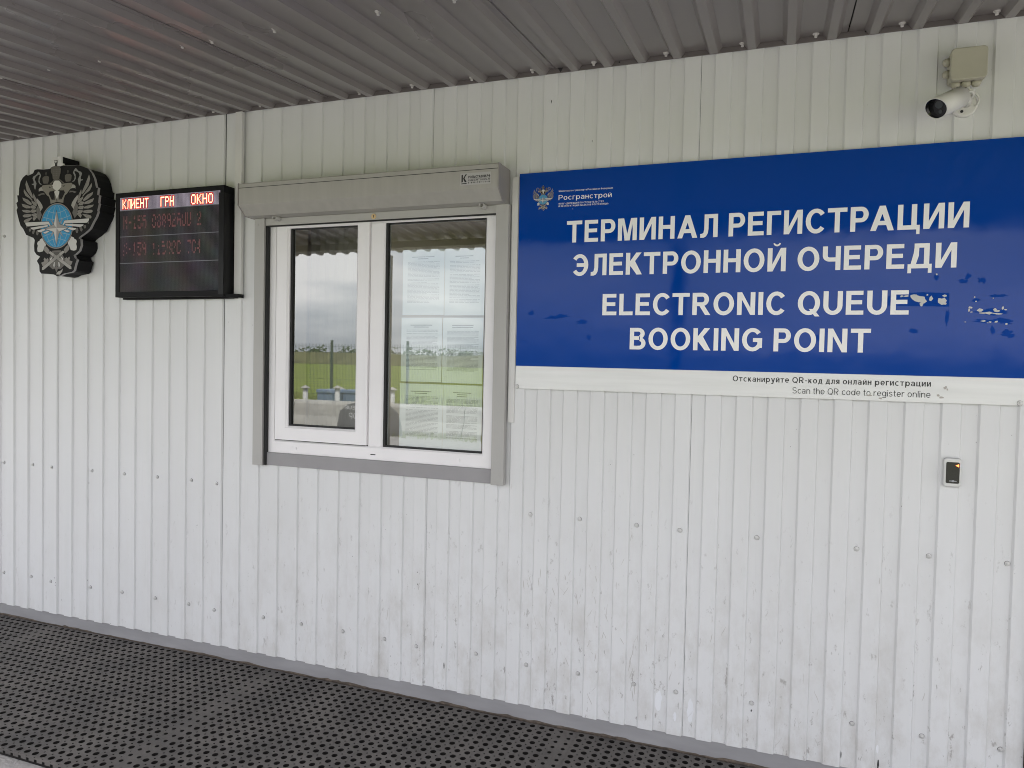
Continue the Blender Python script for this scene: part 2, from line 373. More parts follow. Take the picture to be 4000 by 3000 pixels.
        W_ = .62; V(.60 - w, 0, .5); arc(.30, .48, .30, X - .47, 0, 155); arc(.28, .215, .28, .225, 0, 360, w * .9, h * .85)
    elif ch == 'p': W_ = .68; V(0, -.28, X); arc(.36, X / 2, .32, X / 2 + .01, 0, 360)
    elif ch == 'd': W_ = .68; V(.68 - w, 0, 1); arc(.32, X / 2, .32, X / 2 + .01, 0, 360)
    elif ch == 'g': W_ = .68; V(.68 - w, -.10, X); arc(.32, X / 2, .32, X / 2 + .01, 0, 360); arc(.34, -.06, .34, .22, 195, 360)
    elif ch == 'h': W_ = .64; V(0); V(.64 - w, 0, .42); arc(.32, .41, .32, X - .40, 0, 180)
    elif ch == 'n': W_ = .64; V(0, 0, X); V(.64 - w, 0, .42); arc(.32, .41, .32, X - .40, 0, 180)
    elif ch == 'r': W_ = .42; V(0, 0, X); arc(.36, .40, .36, X - .39, 80, 180)
    elif ch == 't': W_ = .36; V(.10, .16, .96); Hh(0, .35, X - h); arc(.10 + .2, .19, .2, .20, 180, 285)
    elif ch == 'i': W_ = w; V(0, 0, X); bar(0, w, .86, 1)
    elif ch == 'l': W_ = w; V(0)
    elif ch == 's': W_ = .58; arc(.29, X * .74, .27, X * .275, 20, 270); arc(.29, X * .265, .285, X * .28, -160, 90)
    elif ch == 'q': W_ = .68; V(.68 - w, -.28, X); arc(.32, X / 2, .32, X / 2 + .01, 0, 360)
    elif ch == 'y': W_ = .66; D(0, X, .27, .05, w * 1.05); D(.66 - w * 1.05, X, .20, -.28, w * 1.05); Hh(.06, .24, -.28)
    elif ch == 'u': W_ = .64; V(.64 - w, 0, X); V(0, .33, X); arc(.32, .34, .32, .35, 180, 360)
    else: W_ = .5; bar(0, .5, 0, X)
    return P, W_

def lettering(name, text, x0, x1, z, H, mat, parent, off, bold=.2, track=.16, mirror=False, y_axis=None):
    """one mesh holding a line of writing on a board facing -y, fitted between x0 and x1 (baseline z, capital height H)"""
    w_, h_ = bold, bold * .84
    items, adv, prev = [], 0., '#'
    for ch in text:
        p, W_ = glyph(ch, w_, h_); 
        if prev in 'СCРPГТTFК' and ch in 'ТTАAЛЧД' or prev in 'АAЛ' and ch in 'ТTЧ': adv -= track * .45     # kerning
        items.append((p, adv)); adv += W_ + (track if ch != ' ' else 0); prev = ch
    adv -= track
    k = (x1 - x0) / adv
    mb = MB(); n = 0
    for p, a in items:
        for i, piece in enumerate(p):
            y = -(off + .00007 * i)
            for pg in piece:
                v = [(x0 + (a + px) * k, y, z + pz * H) for px, pz in pg]
                if mirror: v = [(x0 + x1 - q[0], -q[1], q[2]) for q in v]
                mb.add(v, [range(len(v))])
    if y_axis is not None: mb.v = [(q[0], q[1] + y_axis, q[2]) for q in mb.v]
    return mb.build(name, mat, parent)

# ================================================================== the setting
EAVE, BASE = 2.755, .085
def sheet_plane(name, x0, x1, y0, y1, z, mat, kind='structure', n=1):
    mb = MB(); mb.add([(x0, y0, z), (x1, y0, z), (x1, y1, z), (x0, y1, z)], [(0, 1, 2, 3)])
    return tag(mb.build(name, mat), kind=kind)
sheet_plane('ground', -900, 900, -1500, 700, 0, M['ground'])
sheet_plane('meadow', -880, 880, -1400, -10.9, .004, M['grass'])
# rising scrub strip at the far side of the meadow
mb = MB()
xs = [-420 + 14 * i for i in range(56)]
rnd = random.Random(3)
top = [2.6 + .7 * rnd.random() for _ in xs]
mb.add([(x, -150, .0) for x in xs] + [(x, -156, t) for x, t in zip(xs, top)] + [(x, -175, .0) for x in xs],
       [(i, i + 1, len(xs) + i + 1, len(xs) + i) for i in range(len(xs) - 1)] + [(len(xs) + i, len(xs) + i + 1, 2 * len(xs) + i + 1, 2 * len(xs) + i) for i in range(len(xs) - 1)])
tag(mb.build('hills', M['berm']), kind='structure')

# far wood: one mass of leaf clumps
mb = MB(); rnd = random.Random(11)
for i in range(380):
    cx = -330 + 1.45 * i + rnd.uniform(-1.5, 1.5); cy = -182 + rnd.uniform(-6, 6); ht = rnd.uniform(3.7, 5.0) if rnd.random() < .85 else rnd.uniform(5.0, 6.2); rr = rnd.uniform(1.6, 3.8)
    for k in range(36):
        a = rnd.uniform(0, 6.283); e = rnd.uniform(0, 1); r = rr * math.sqrt(rnd.random())
        z = 2.0 + (ht - 2.0) * e; r *= math.sqrt(1 - .8 * e * e)
        c = Vector((cx + r * math.cos(a), cy + r * math.sin(a), z)); s = rnd.uniform(.25, .55)
        d = Vector((rnd.uniform(-1, 1), rnd.uniform(-1, 1), rnd.uniform(-1, 1))).normalized(); u = d.orthogonal().normalized() * s; v = d.cross(u).normalized() * s
        mb.add([c - u, c + v * .6, c + u, c - v * .7], [(0, 1, 2, 3)])
tag(mb.build('tree_line', M['leaf']), 'dark green wood along the far edge of the meadow', 'trees', kind='stuff')

# ================================================================== cabin: clad wall, plinth, window, door
cabin = empty('cabin', (2.3, 0, 0), 'white metal clad cabin wall with a window and grey plinth', 'building')
WX0, WX1, WZ0, WZ1 = 1.405, 2.632, 1.09, 2.245            # window opening
DX0, DX1, DZ1 = 4.592, 5.52, 2.12                          # door opening
def clad_sheet(x_seam, gap, gap_low):
    """one profiled sheet: its last rib ends at the seam, eight-millimetre ribs every 115 mm"""
    a, b = x_seam + gap, x_seam + 1.1496
    prof = []
    for k in range(10):
        o = x_seam + .115 * k
        prof += [(o + .0, .0095), (o + .0475, .0095), (o + .0540, .0), (o + .1100, .0), (o + .1145, .0095)]
    prof = [(max(a, min(b, x)), y) for x, y in prof]
    cuts = [c for c in (WX0, WX1, DX0, DX1) if a < c < b]
    def yat(x):
        for (xa, ya), (xb, yb) in zip(prof, prof[1:]):
            if xa <= x <= xb: return ya if xb == xa else ya + (yb - ya) * (x - xa) / (xb - xa)
        return prof[-1][1]
    prof = sorted(prof + [(c, yat(c)) for c in cuts])
    mb = MB()
    for (xa, ya), (xb, yb) in zip(prof, prof[1:]):
        if xb - xa < 1e-5: continue
        xm = (xa + xb) / 2
        spans = [(BASE, 2.80)]
        if WX0 < xm < WX1: spans = [(BASE, WZ0), (WZ1, 2.80)]
        if DX0 < xm < DX1: spans = [(DZ1, 2.80)]
        for z0, z1 in spans:
            mb.add([(xa, ya, z0), (xb, yb, z0), (xb, yb, z1), (xa, ya, z1), (xa, ya + .0008, z0), (xb, yb + .0008, z0), (xb, yb + .0008, z1), (xa, ya + .0008, z1)],
                   [(0, 1, 2, 3), (5, 4, 7, 6), (0, 4, 5, 1), (3, 2, 6, 7)])
    mb.v = [(x - (gap - gap_low) * min(1, (2.81 - z) / 1.2) if x < a + .0001 else x, y, z) for x, y, z in mb.v]   # the lap closes towards the ground
    return mb.build('cladding_sheet', M['clad'], cabin)
seams = [-2.3, -1.15, 0, 1.15, 2.3, 3.45, 4.6, 5.75]
sheets = {}
for s in seams: sheets[s] = clad_sheet(s, .0050 if s == 1.15 else .0007, .0005)
# insulated core behind the sheets, leaving the openings free
mb = MB()
mb.box(-2.3, WX0, .0135, .07, .02, 2.80); mb.box(WX1, DX0, .0135, .07, .02, 2.80); mb.box(DX1, 6.9, .0135, .07, .02, 2.80)
mb.box(WX0, WX1, .0135, .07, .02, WZ0); mb.box(WX0, WX1, .0135, .07, WZ1, 2.80); mb.box(DX0, DX1, .0135, .07, DZ1, 2.80)
mb.build('wall_core', M['core'], cabin)
# plinth channel with a dirty rusty foot
mb = MB(); mb.box(-2.3, DX0, .0105, .0130, .0, .12)
mb.build('plinth', M['plinth'], cabin)
mb = MB(); rnd = random.Random(5); x = -2.3; z = .03
xs, zs = [], []
while x < DX0 - .03:
    xs.append(x); zs.append(z); x += rnd.uniform(.012, .05); z = max(.0205, min(.029, z * .6 + .4 * rnd.uniform(.016, .029) + (rnd.uniform(0, .012) if rnd.random() < .12 else 0)))
mb.add([(x, .0098, .0) for x in xs] + [(x, .0098, z) for x, z in zip(xs, zs)], [(i, i + 1, len(xs) + i + 1, len(xs) + i) for i in range(len(xs) - 1)])
mb.build('rust_stain', M['rust'], cabin)
# screws on two rows, each with its washer
SCREWS = [(-.439, .913), (-.204, .917), (-.041, .914), (.254, .915), (.489, .915), (.72, .915), (.948, .916), (1.12, .914),
          (-.44, .268), (-.215, .271), (-.047, .267), (.246, .269), (.478, .271), (.711, .27), (.937, .27), (1.111, .266),
          (2.791, .911), (3.008, .912), (3.245, .909), (3.419, .908), (3.707, .907), (4.053, .902), (4.286, .902), (4.523, .903),
          (1.408, .268), (1.633, .268), (1.868, .267), (2.093, .265), (2.263, .261), (2.552, .27), (2.787, .26), (3.016, .261), (3.251, .258), (3.421, .26), (3.707, .264), (4.059, .253), (4.286, .252), (4.526, .254), (-.436, 2.22)]
def screw_mesh(r=.0062, h=.0085, mats=('screw', 'washer')):
    mb = MB(); n = 10
    def ring(rad, y): return [(rad * math.cos(2 * math.pi * k / n), y, rad * math.sin(2 * math.pi * k / n)) for k in range(n)]
    v = ring(r * 1.55, 0) + ring(r * 1.45, -.0022) + ring(r * 1.3, -.0036) + ring(r * .74, -.004) + ring(r * .68, -h) + ring(r * .35, -h - .0006)
    f = [(j * n + k, j * n + (k + 1) % n, (j + 1) * n + (k + 1) % n, (j + 1) * n + k) for j in range(5) for k in range(n)] + [[5 * n + k for k in range(n)]]
    mb.add(v, f); mb.mi = [1 if i < n else 0 for i in range(len(f))]; return mb.build('screw', [M[m] for m in mats])
scr = screw_mesh()
def put_screw(first, x, z, y, parent, src, tilt=None):
    o = src if first else src.copy()
    if not first: col.objects.link(o)
    o.parent = parent; o.location = Vector((x, y, z)) - parent.location
    if tilt: o.rotation_euler = tilt
    return o
def rib_y(x):
    t = (x % .115)
    return 0.0 if .0540 <= t <= .11 else .0095 if t < .0475 or t > .1145 else .004
for i, (x, z) in enumerate(SCREWS):
    put_screw(i == 0, x, z, rib_y(x) - .0001, cabin, scr, (0, rnd.uniform(0, 6), 0))
# cover strip behind the sign's left edge
mb = MB(); mb.box(2.684, 2.7125, -.0062, .0, 1.30, 2.343); mb.build('cover_strip', M['white_trim'], cabin, .001)
# door to the right, its dark jamb just enters the picture
door = MB(); door.box(DX0 + .045, DX1 - .045, .018, .06, .03, DZ1 - .045); d_o = door.build('door', M['post'], cabin, .003)
mb = MB(); mb.box(DX0 - .001, DX0 + .042, -.012, .066, .012, DZ1); mb.box(DX1 - .042, DX1, -.012, .066, .012, DZ1); mb.box(DX0 + .042, DX1 - .042, -.012, .066, DZ1 - .042, DZ1); mb.build('door_frame', M['core'], d_o, .002)
mb = MB(); mb.tube([(4.72, .018, 1.05), (4.72, -.045, 1.05), (4.84, -.045, 1.05)], .009); mb.build('handle', M['silver'], d_o)
# the rest of the cabin: end walls, back and roof
mb = MB()
mb.box(-2.3, -2.22, .0705, 2.42, .02, 2.80); mb.box(6.82, 6.9, .0705, 2.42, .02, 2.80); mb.box(-2.3, 6.9, 2.421, 2.50, .02, 2.80); mb.box(-2.35, 6.95, .0705, 2.55, 2.801, 2.93)
mb.build('cabin_shell', M['white_trim'], cabin)
# wear on the lower cladding: scratches, chips and touched-up paint
mb = MB(); rnd = random.Random(31)
def clad_y(x): return rib_y(x) - .0004
def strip(x, z, ln, wd, a):
    n = 4; up, lo = [], []
    for i in range(n + 1):
        px_ = x + math.sin(a) * ln * (i / n - .5) + rnd.uniform(-.0012, .0012); pz_ = z + math.cos(a) * ln * (i / n - .5); w_ = wd * (.25 + .75 * math.sin(math.pi * (i + .4) / (n + .8))) * rnd.uniform(.6, 1.2)
        up.append((px_ - w_, pz_)); lo.append((px_ + w_, pz_))
    ys = {round(rib_y(q[0]), 4) for q in up + lo}
    if len(ys) > 1: return
    mb.add([(a_, clad_y(x), b_) for a_, b_ in up + lo[::-1]], [range(2 * n + 2)])
for i in range(190):
    if i < 95: x, z = rnd.gauss(3.05, .22), rnd.gauss(.52, .16)
    elif i < 160: x, z = rnd.uniform(1.3, 4.5), .12 + abs(rnd.gauss(0, .17))
    else: x, z = rnd.uniform(1.2, 4.55), rnd.uniform(.1, .8)
    if z < .10 or x > 4.55: continue
    strip(x, z, rnd.uniform(.006, .05), rnd.uniform(.0004, .0017), rnd.gauss(0, .35))
for x, z in ((3.245, .40), (3.236, .36), (3.232, .33), (3.24, .30), (3.243, .25), (3.248, .21)): strip(x, z, .045, .002, rnd.uniform(-.2, .3))
mb.build('scratch_mark', pbr('grey_scratches', (.545, .53, .505), .7), cabin)
mb = MB()
for x, z, ln, wd in ((2.4035, .196, .035, .003), (4.1495, .118, .05, .0035), (4.026, .13, .03, .002), (2.846, 2.645, .02, .0022), (3.022, 2.47, .012, .0012), (2.262, .60, .008, .002), (2.265, .545, .01, .002), (3.707, .235, .012, .003), (-.02, .29, .006, .004), (-.01, .265, .005, .003), (-.012, .248, .004, .003), (.232, .845, .012, .002), (1.06, .50, .005, .002)):
    v = [(x + wd * math.cos(t) * rnd.uniform(.6, 1), clad_y(x) - .0003, z + ln / 2 * math.sin(t) * rnd.uniform(.7, 1)) for t in [k * math.pi / 4 for k in range(8)]]; mb.add(v, [range(8)])
mb.build('paint_chip', M['ink'], cabin)
mb = MB()
for x, z, rx, rz in ((3.353, .205, .016, .05), (3.478, .190, .014, .055), (3.42, .16, .008, .02), (4.146, .175, .006, .018)):
    v = [(x + rx * math.cos(t) * rnd.uniform(.6, 1), rib_y(x) - .0004, z + rz * math.sin(t) * rnd.uniform(.75, 1)) for t in [k * math.pi / 8 for k in range(16)]]; mb.add(v, [range(16)])
mb.build('touched_up_paint', pbr('fresh_white_paint', (.80, .81, .83), .45), cabin)
# room behind the window
mb = MB()
X0, X1, Y0, Y1, Z0, Z1 = 1.0, 3.1, .075, .44, .95, 2.5
mb.add([(X0, Y0, Z0), (X1, Y0, Z0), (X1, Y1, Z0), (X0, Y1, Z0), (X0, Y0, Z1), (X1, Y0, Z1), (X1, Y1, Z1), (X0, Y1, Z1)], [(0, 1, 2, 3), (4, 7, 6, 5), (3, 2, 6, 7), (0, 3, 7, 4), (1, 5, 6, 2)])
mb.build('interior_wall', M['inside'], cabin)

# ---- window: white plastic frame, one opening sash at the left, a fixed pane at the right
win = empty('window', (2.02, .0, 1.09), None); win.parent = cabin; win.location = Vector((2.02, 0, 1.09)) - cabin.location
win['label'] = 'white plastic window with two panes'
def bar_frame(mb, x0, x1, z0, z1, wd, y0, y1, bev=.007):
    """mitred frame with chamfered inner edge"""
    o = [(x0, z0), (x1, z0), (x1, z1), (x0, z1)]
    i1 = [(x0 + wd - bev, z0 + wd - bev), (x1 - wd + bev, z0 + wd - bev), (x1 - wd + bev, z1 - wd + bev), (x0 + wd - bev, z1 - wd + bev)]
    i2 = [(x0 + wd, z0 + wd), (x1 - wd, z0 + wd), (x1 - wd, z1 - wd), (x0 + wd, z1 - wd)]
    v = [(a, y0, b) for a, b in o] + [(a, y0, b) for a, b in i1] + [(a, y0 + bev, b) for a, b in i2] + [(a, y1, b) for a, b in i2] + [(a, y1, b) for a, b in o]
    f = []
    for r in range(4):
        for k in range(4): f.append((r * 4 + k, r * 4 + (k + 1) % 4, (r + 1) * 4 + (k + 1) % 4, (r + 1) * 4 + k))
    for k in range(4): f.append((16 + k, 16 + (k + 1) % 4, (k + 1) % 4, k))
    mb.add(v, f)
mb = MB(); bar_frame(mb, 1.412, 2.625, 1.094, 2.243, .062, .002, .062)
mb.build('frame', M['pvc'], win)
mb = MB(); mb.prism([(1.990, .009), (1.997, .002), (2.060, .002), (2.067, .009), (2.067, .06), (1.990, .06)], 'z', 1.157, 2.18); mb.build('mullion', M['pvc'], win)
mb = MB(); bar_frame(mb, 1.4775, 1.9895, 1.160, 2.2455, .068, -.006, .05, .010); sash = mb.build('sash', M['pvc'], win)
mb = MB()
for x0, x1, z0, z1 in ((1.4735, 1.4772, 1.157, 2.2), (1.4735, 1.9895, 1.1563, 1.1597)): mb.box(x0, x1, .0, .03, z0, z1)
mb.build('gap_seal', M['gasket'], win)
mb = MB()
for (x0, x1, z0, z1) in ((1.5455, 1.9215, 1.228, 2.1775), (2.067, 2.563, 1.156, 2.181)):
    for a in ((x0, x0 + .011, z0, z1), (x1 - .004, x1, z0, z1), (x0 + .011, x1 - .004, z0, z0 + .008), (x0 + .011, x1 - .004, z1 - .004, z1)):
        mb.box(a[0], a[1], .012, .03, a[2], a[3])
mb.build('gasket', M['gasket'], win)
for nm, (x0, x1, z0, z1), y in (('glass_pane', (1.540, 1.928, 1.222, 2.183), .0225), ('glass_pane', (2.062, 2.567, 1.152, 2.186), .0235)):
    mb = MB(); mb.add([(x0, y, z0), (x1, y, z0), (x1, y, z1), (x0, y, z1)], [(0, 1, 2, 3)]); mb.build(nm, M['glass'], win)
for x, z in ((1.585, 1.121), (2.448, 1.121)):
    mb = MB(); mb.prism(rrect(x - .014, x + .014, z - .0065, z + .0065, .003, 3), 'y', -.0025, .0018); mb.build('drain_cap', M['pvc'], win, .0008)
mb = MB(); mb.prism(rrect(2.008, 2.035, 1.1165, 1.1205, .0018, 3), 'y', .001, .0018); mb.build('drain_slot', M['gasket'], win)
mb = MB(); mb.box(1.4235, 2.6215, -.010, .010, 1.032, 1.0935); mb.build('sill', M['sill'], win, .0012)
mb = MB(); mb.box(1.405, 1.43, .07, .30, 1.09, 2.24); mb.box(2.60, 2.632, .07, .30, 1.09, 2.24); mb.box(1.43, 2.60, .07, .30, 1.075, 1.092); mb.build('reveal', M['inside'], win)
mb = MB(); n = 12
for i in range(n): 
    x = 1.43 + .34 * i / n; mb.add([(x, .33 + .007 * (i % 2), 1.10), (x + .34 / n, .33 + .007 * ((i + 1) % 2), 1.10), (x + .34 / n, .33 + .007 * ((i + 1) % 2), 2.24), (x, .33 + .007 * (i % 2), 2.24)], [(0, 1, 2, 3)])
mb.build('curtain', M['blind'], win)

# ---- roller shutter over the window
shut = empty('roller_shutter', (2.01, 0, 2.30), 'closed up grey roller shutter box with two side rails above the white window', 'roller shutter')
prof = [(.0, 2.372), (-.128, 2.372), (-.1305, 2.369), (-.1305, 2.272), (-.0815, 2.228), (-.020, 2.226), (.0, 2.226)]
mb = MB(); mb.prism(prof, 'x', 1.354, 2.6655); box = mb.build('shutter_box', M['shutter'], shut, .0012)
mb = MB(); mb.box(1.354, 2.6655, -.1315, -.1308, 2.349, 2.3512); mb.build('box_groove', M['gasket'], box)
mb = MB(); mb.prism([(.0, 2.3735), (-.1305, 2.3735), (-.133, 2.370), (-.133, 2.271), (-.0825, 2.2265), (0, 2.2245)], 'x', 2.666, 2.6705); mb.build('end_plate', M['shutter_end'], shut, .0006)
mb = MB(); mb.prism([(.0, 2.3735), (-.1305, 2.3735), (-.133, 2.370), (-.133, 2.271), (-.0825, 2.2265), (0, 2.2245)], 'x', 1.3495, 1.3538); mb.build('end_plate', M['shutter_end'], shut, .0006)
for x0, x1 in ((1.366, 1.4225), (2.6215, 2.679)):
    mb = MB(); mb.box(x0, x1, -.032, -.0005, 1.031, 2.2255); rl = mb.build('guide_rail', M['rail'], shut, .0012)
    xi = x1 if x0 < 2 else x0 - .003
    mb = MB(); mb.box(xi, xi + (.012 if x0 < 2 else .003), -.020, -.0008, 1.032, 2.19); mb.build('brush_seal', M['gasket'], rl)
    for z in (2.195, 1.066):
        mb = MB(); cxp = x0 + .0155 if x0 < 2 else x1 - .024
        mb.tube([(cxp, -.0315, z), (cxp, -.0335, z)], .0085, 16); mb.build('rail_plug', M['rail'], rl)
mb = MB(); mb.box(1.423, 2.621, -.0225, -.008, 2.1915, 2.2255); slat = mb.build('end_slat', M['rail'], shut, .0015)
mb = MB(); mb.box(1.4235, 2.6205, -.021, -.009, 2.186, 2.1912); mb.build('rubber_lip', M['gasket'], slat)
for x in (1.502, 2.565):
    mb = MB(); n = 16
    ring = lambda r, y: [(x + r * math.cos(2 * math.pi * k / n), y, 2.2205 + r * math.sin(2 * math.pi * k / n)) for k in range(n)]
    v = ring(.0125, -.0228) + ring(.0125, -.060) + ring(.0085, -.060) + ring(.0085, -.04)
    mb.add(v, [(j * n + k, j * n + (k + 1) % n, (j + 1) * n + (k + 1) % n, (j + 1) * n + k) for j in range(3) for k in range(n)] + [[3 * n + k for k in range(n)]], 0, True)
    mb.build('stop_tube', M['rail'], slat)
mb = MB(); mb.tube([(2.022, -.0226, 2.2065), (2.022, -.026, 2.2065)], .0125, 20); lk = mb.build('lock', M['brass'], slat, .0008)
mb = MB(); mb.box(2.0205, 2.0235, -.0268, -.0262, 2.201, 2.212); mb.build('keyhole', M['ink'], lk)
# sticker on the box
mb = MB(); mb.box(2.498, 2.6345, -.1312, -.1308, 2.2895, 2.3385); stk = mb.build('sticker', pbr('pale_sticker', (.47, .46, .455), .35), box)
T = lambda t, a, b, z, H, bold=.22, tr=.14: lettering('sticker_lettering', t, a, b, z, H, M['ink'], stk, .1316, bold, tr)
T('РОЛЬСТАВНИ.РФ', 2.5345, 2.6325, 2.3165, .0105, .24, .12)
T('ЖАЛЮЗИ.РФ', 2.5345, 2.579, 2.305, .0062, .26, .3); T('ВОРОТА.РФ', 2.5895, 2.6325, 2.305, .0062, .26, .3); T('8-800-707-71-06', 2.5345, 2.6325, 2.2955, .0062, .26, .55)
mb = MB(); y = -.1317
for pg in ([(2.5035, 2.301), (2.510, 2.303), (2.510, 2.331), (2.507, 2.334), (2.5035, 2.331)], [(2.511, 2.318), (2.5215, 2.334), (2.5285, 2.334), (2.521, 2.325), (2.5175, 2.318), (2.5275, 2.302), (2.519, 2.302), (2.514, 2.309)], [(2.5035, 2.294), (2.5275, 2.295), (2.5275, 2.2985), (2.5035, 2.2975)], [(2.5345, 2.3135), (2.6325, 2.3135), (2.6325, 2.3128), (2.5345, 2.3128)]):
    mb.add([(a, y, b) for a, b in pg], [range(len(pg))])
mb.build('sticker_mark', M['ink'], stk)

# ---- six printed sheets behind the fixed pane
def notice(x0, x1, z0, z1, y, rows, label, seed, title, ind):
    rnd = random.Random(seed)
    p = empty('paper_notice', ((x0 + x1) / 2, y, z0), label, 'paper', 'printed notices behind the right window pane')
    mb = MB(); n = 6
    v = [(x0 + (x1 - x0) * i / n, y + .0035 * math.sin(i * 1.1 + seed) * (1 if j == 0 else .3), z0 + (z1 - z0) * j) for j in (0, 1) for i in range(n + 1)]
    mb.add(v + [(a, b + .0004, c) for a, b, c in v], [(i, i + 1, n + 2 + i, n + 1 + i) for i in range(n)] + [(2 * n + 2 + i, 3 * n + 3 + i, 3 * n + 4 + i, 2 * n + 3 + i) for i in range(n)], 0, True)
    mb.build('sheet', M['paper'], p)
    mt, mi = MB(), MB(); yy = y - .0042
    W_ = x1 - x0; z = z1 - .036
    for r in range(title):
        a = .22 * W_ + rnd.uniform(0, .06) * W_ * (1 + r * 2)
        mt.add([(x0 + a, yy, z), (x1 - a, yy, z), (x1 - a, yy, z + .0028), (x0 + a, yy, z + .0028)], [(0, 1, 2, 3)]); z -= .0085
    z -= .005
    pitch = (z - z0 - .05) / rows
    for r in range(rows):
        xa = x0 + ind * W_; xe = x1 - .10 * W_ - (rnd.random() < .3) * rnd.uniform(0, .3) * W_
        if rnd.random() < .12: z -= pitch; continue
        while xa < xe:
            l = rnd.uniform(.008, .032); b = min(xe, xa + l)
            mi.add([(xa, yy, z), (b, yy, z), (b, yy, z + .0021), (xa, yy, z + .0021)], [(0, 1, 2, 3)]); xa = b + .0028
        z -= pitch
    mt.build('heading', M['paper_ink_dark'], p); mi.build('printed_lines', M['paper_ink'], p)
Yp = .052
notice(2.134, 2.3435, 1.765, 2.062, Yp, 34, 'printed notice at the top left of the paper grid behind the right pane', 1, 2, .13)
notice(2.3455, 2.5395, 1.763, 2.060, Yp + .002, 32, 'printed notice at the top right of the paper grid, beside the window frame', 2, 2, .14)
notice(2.131, 2.3385, 1.460, 1.753, Yp + .001, 33, 'printed notice in the middle row of the paper grid, nearer the window mullion', 3, 2, .14)
notice(2.343, 2.5395, 1.459, 1.7525, Yp, 36, 'printed notice in the middle row of the paper grid, beside the right window frame', 4, 2, .12)
notice(2.130, 2.349, 1.159, 1.451, Yp, 32, 'printed notice at the bottom left of the paper grid with dark heading', 5, 2, .15)
notice(2.351, 2.5405, 1.157, 1.4515, Yp - .002, 36, 'printed notice at the bottom right of the paper grid with dark heading', 6, 3, .1)

# ================================================================== canopy of ribbed steel over the walk
canopy = empty('canopy', (2.3, 0, 2.776), 'taupe ribbed steel canopy roof seen from below', 'canopy')
SL = .092; OUT = -2.72
def roof_sheet(xs):
    """1.1 m wide sheet seen from below: ribs drop 18 mm every 137.5 mm"""
    prof = [(xs, 0)]
    for k in range(8):
        c = xs + .0825 + .1375 * k - .0
        prof += [(c - .030, 0), (c - .0145, -.020), (c + .0145, -.020), (c + .030, 0)]
    prof.append((xs + 1.0962, 0)); prof.sort(); prof = [(xs, -.0035), (xs + .0008, -.0035), (xs + .0012, 0)] + prof[1:]
    ys = [-.004, -.6, -1.2, -1.8, OUT]; mb = MB(); n = len(prof)
    v = [(x, y, 2.776 + z + SL * y + (.0006 if i == 0 else 0)) for y in ys for i, (x, z) in enumerate(prof)]
    v += [(a, b, c + .0009) for a, b, c in v]
    o = len(ys) * n
    f = [(r * n + i, r * n + i + 1, (r + 1) * n + i + 1, (r + 1) * n + i) for r in range(len(ys) - 1) for i in range(n - 1)]
    f += [tuple(o + q for q in reversed(g)) for g in f] + [(i, o + i, o + i + 1, i + 1) for i in range(n - 1)] + [((len(ys) - 1) * n + i, (len(ys) - 1) * n + i + 1, o + (len(ys) - 1) * n + i + 1, o + (len(ys) - 1) * n + i) for i in range(n - 1)]
    # folded side lap: a dark slit at the seam
    mb.add(v, f)
    return mb.build('roof_sheet', M['roof'], canopy)
RS = [1.764 + 1.1 * k for k in range(-5, 5)]      # rib centres at 2.01 + 0.1375 k
for xs in RS: roof_sheet(xs)
mb = MB(); mb.box(RS[0], RS[-1] + 1.1, OUT + .02, .066, 2.79, 2.80)
mb.v = [(x, y, z + SL * y + .012) for x, y, z in mb.v]; mb.build('roof_deck', M['core'], canopy)
# flashing along the wall
mb = MB(); mb.box(-2.3, 6.9, -.0085, -.0055, EAVE, 2.792); mb.build('eave_flashing', M['roof_trim'], canopy, .0008)
mb = MB(); mb.box(-2.3, 6.9, -.0052, .0, EAVE + .003, 2.80); mb.build('flashing_backing', M['core'], canopy)
rnd = random.Random(9)
RSC = [4.443, 4.164, 3.902, 3.597, 3.316, 3.042, 2.762, 2.481, 2.208, 1.93, 1.659, 1.366, 1.088, .804, .53, .25, -.04, -.318]
def vx(x):                                         # nearest valley middle
    k = round((x - 2.01 - .06875) / .1375); return 2.01 + .06875 + .1375 * k
rs = screw_mesh(.0078, .013, ('cap', 'cap')); rs.name = 'roof_screw'
RB = Matrix.Rotation(R(90), 4, 'X')
for i, x in enumerate(RSC): put_screw(i == 0, vx(x) + rnd.uniform(-.012, .012), 2.7755 - SL * .03, -.03, canopy, rs, (R(90), 0, rnd.random()))
for x in [2.432, 2.145, 1.862, 1.60, 1.29, 1.008, .728, 2.72, 3.0, 3.27, 3.55, 3.82, 4.1]: put_screw(False, vx(x), 2.7755 - SL * .79, -.79, canopy, rs, (R(90), 0, rnd.random()))
for x in [.46 + 2.58 * k for k in (-1, 0, 1, 2)]:
    mb = MB(); mb.box(x - .045, x + .045, OUT - .05, OUT + .04, 0, 2.49); mb.build('post', M['post'], canopy, .004)
mb = MB(); mb.box(RS[0], RS[-1] + 1.1, -2.38, -2.32, 2.48, 2.532); mb.build('edge_beam', M['roof_trim'], canopy)
# small drips and holes punched in the flashing
mb = MB()
for x in (1.54, .93, .26, 2.08, 3.13, 3.78, 4.02):
    mb.tube([(x, -.0086, 2.768), (x, -.0092, 2.768)], .0035, 8)
mb.prism([(2.873, 2.775), (2.897, 2.778), (2.89, 2.763), (2.884, 2.757), (2.88, 2.765)], 'y', -.0091, -.0086)
mb.build('punch_hole', M['core'], canopy)

# ================================================================== things fixed to the wall
# ---- cable duct
mb = MB(); mb.box(1.2335, 1.274, -.020, -.0003, 1.843, 2.7545); o = mb.build('cable_duct', M['white_trim'], None, .002)
tag(o, 'slim white cable duct running down the wall beside the red text display', 'cable duct')

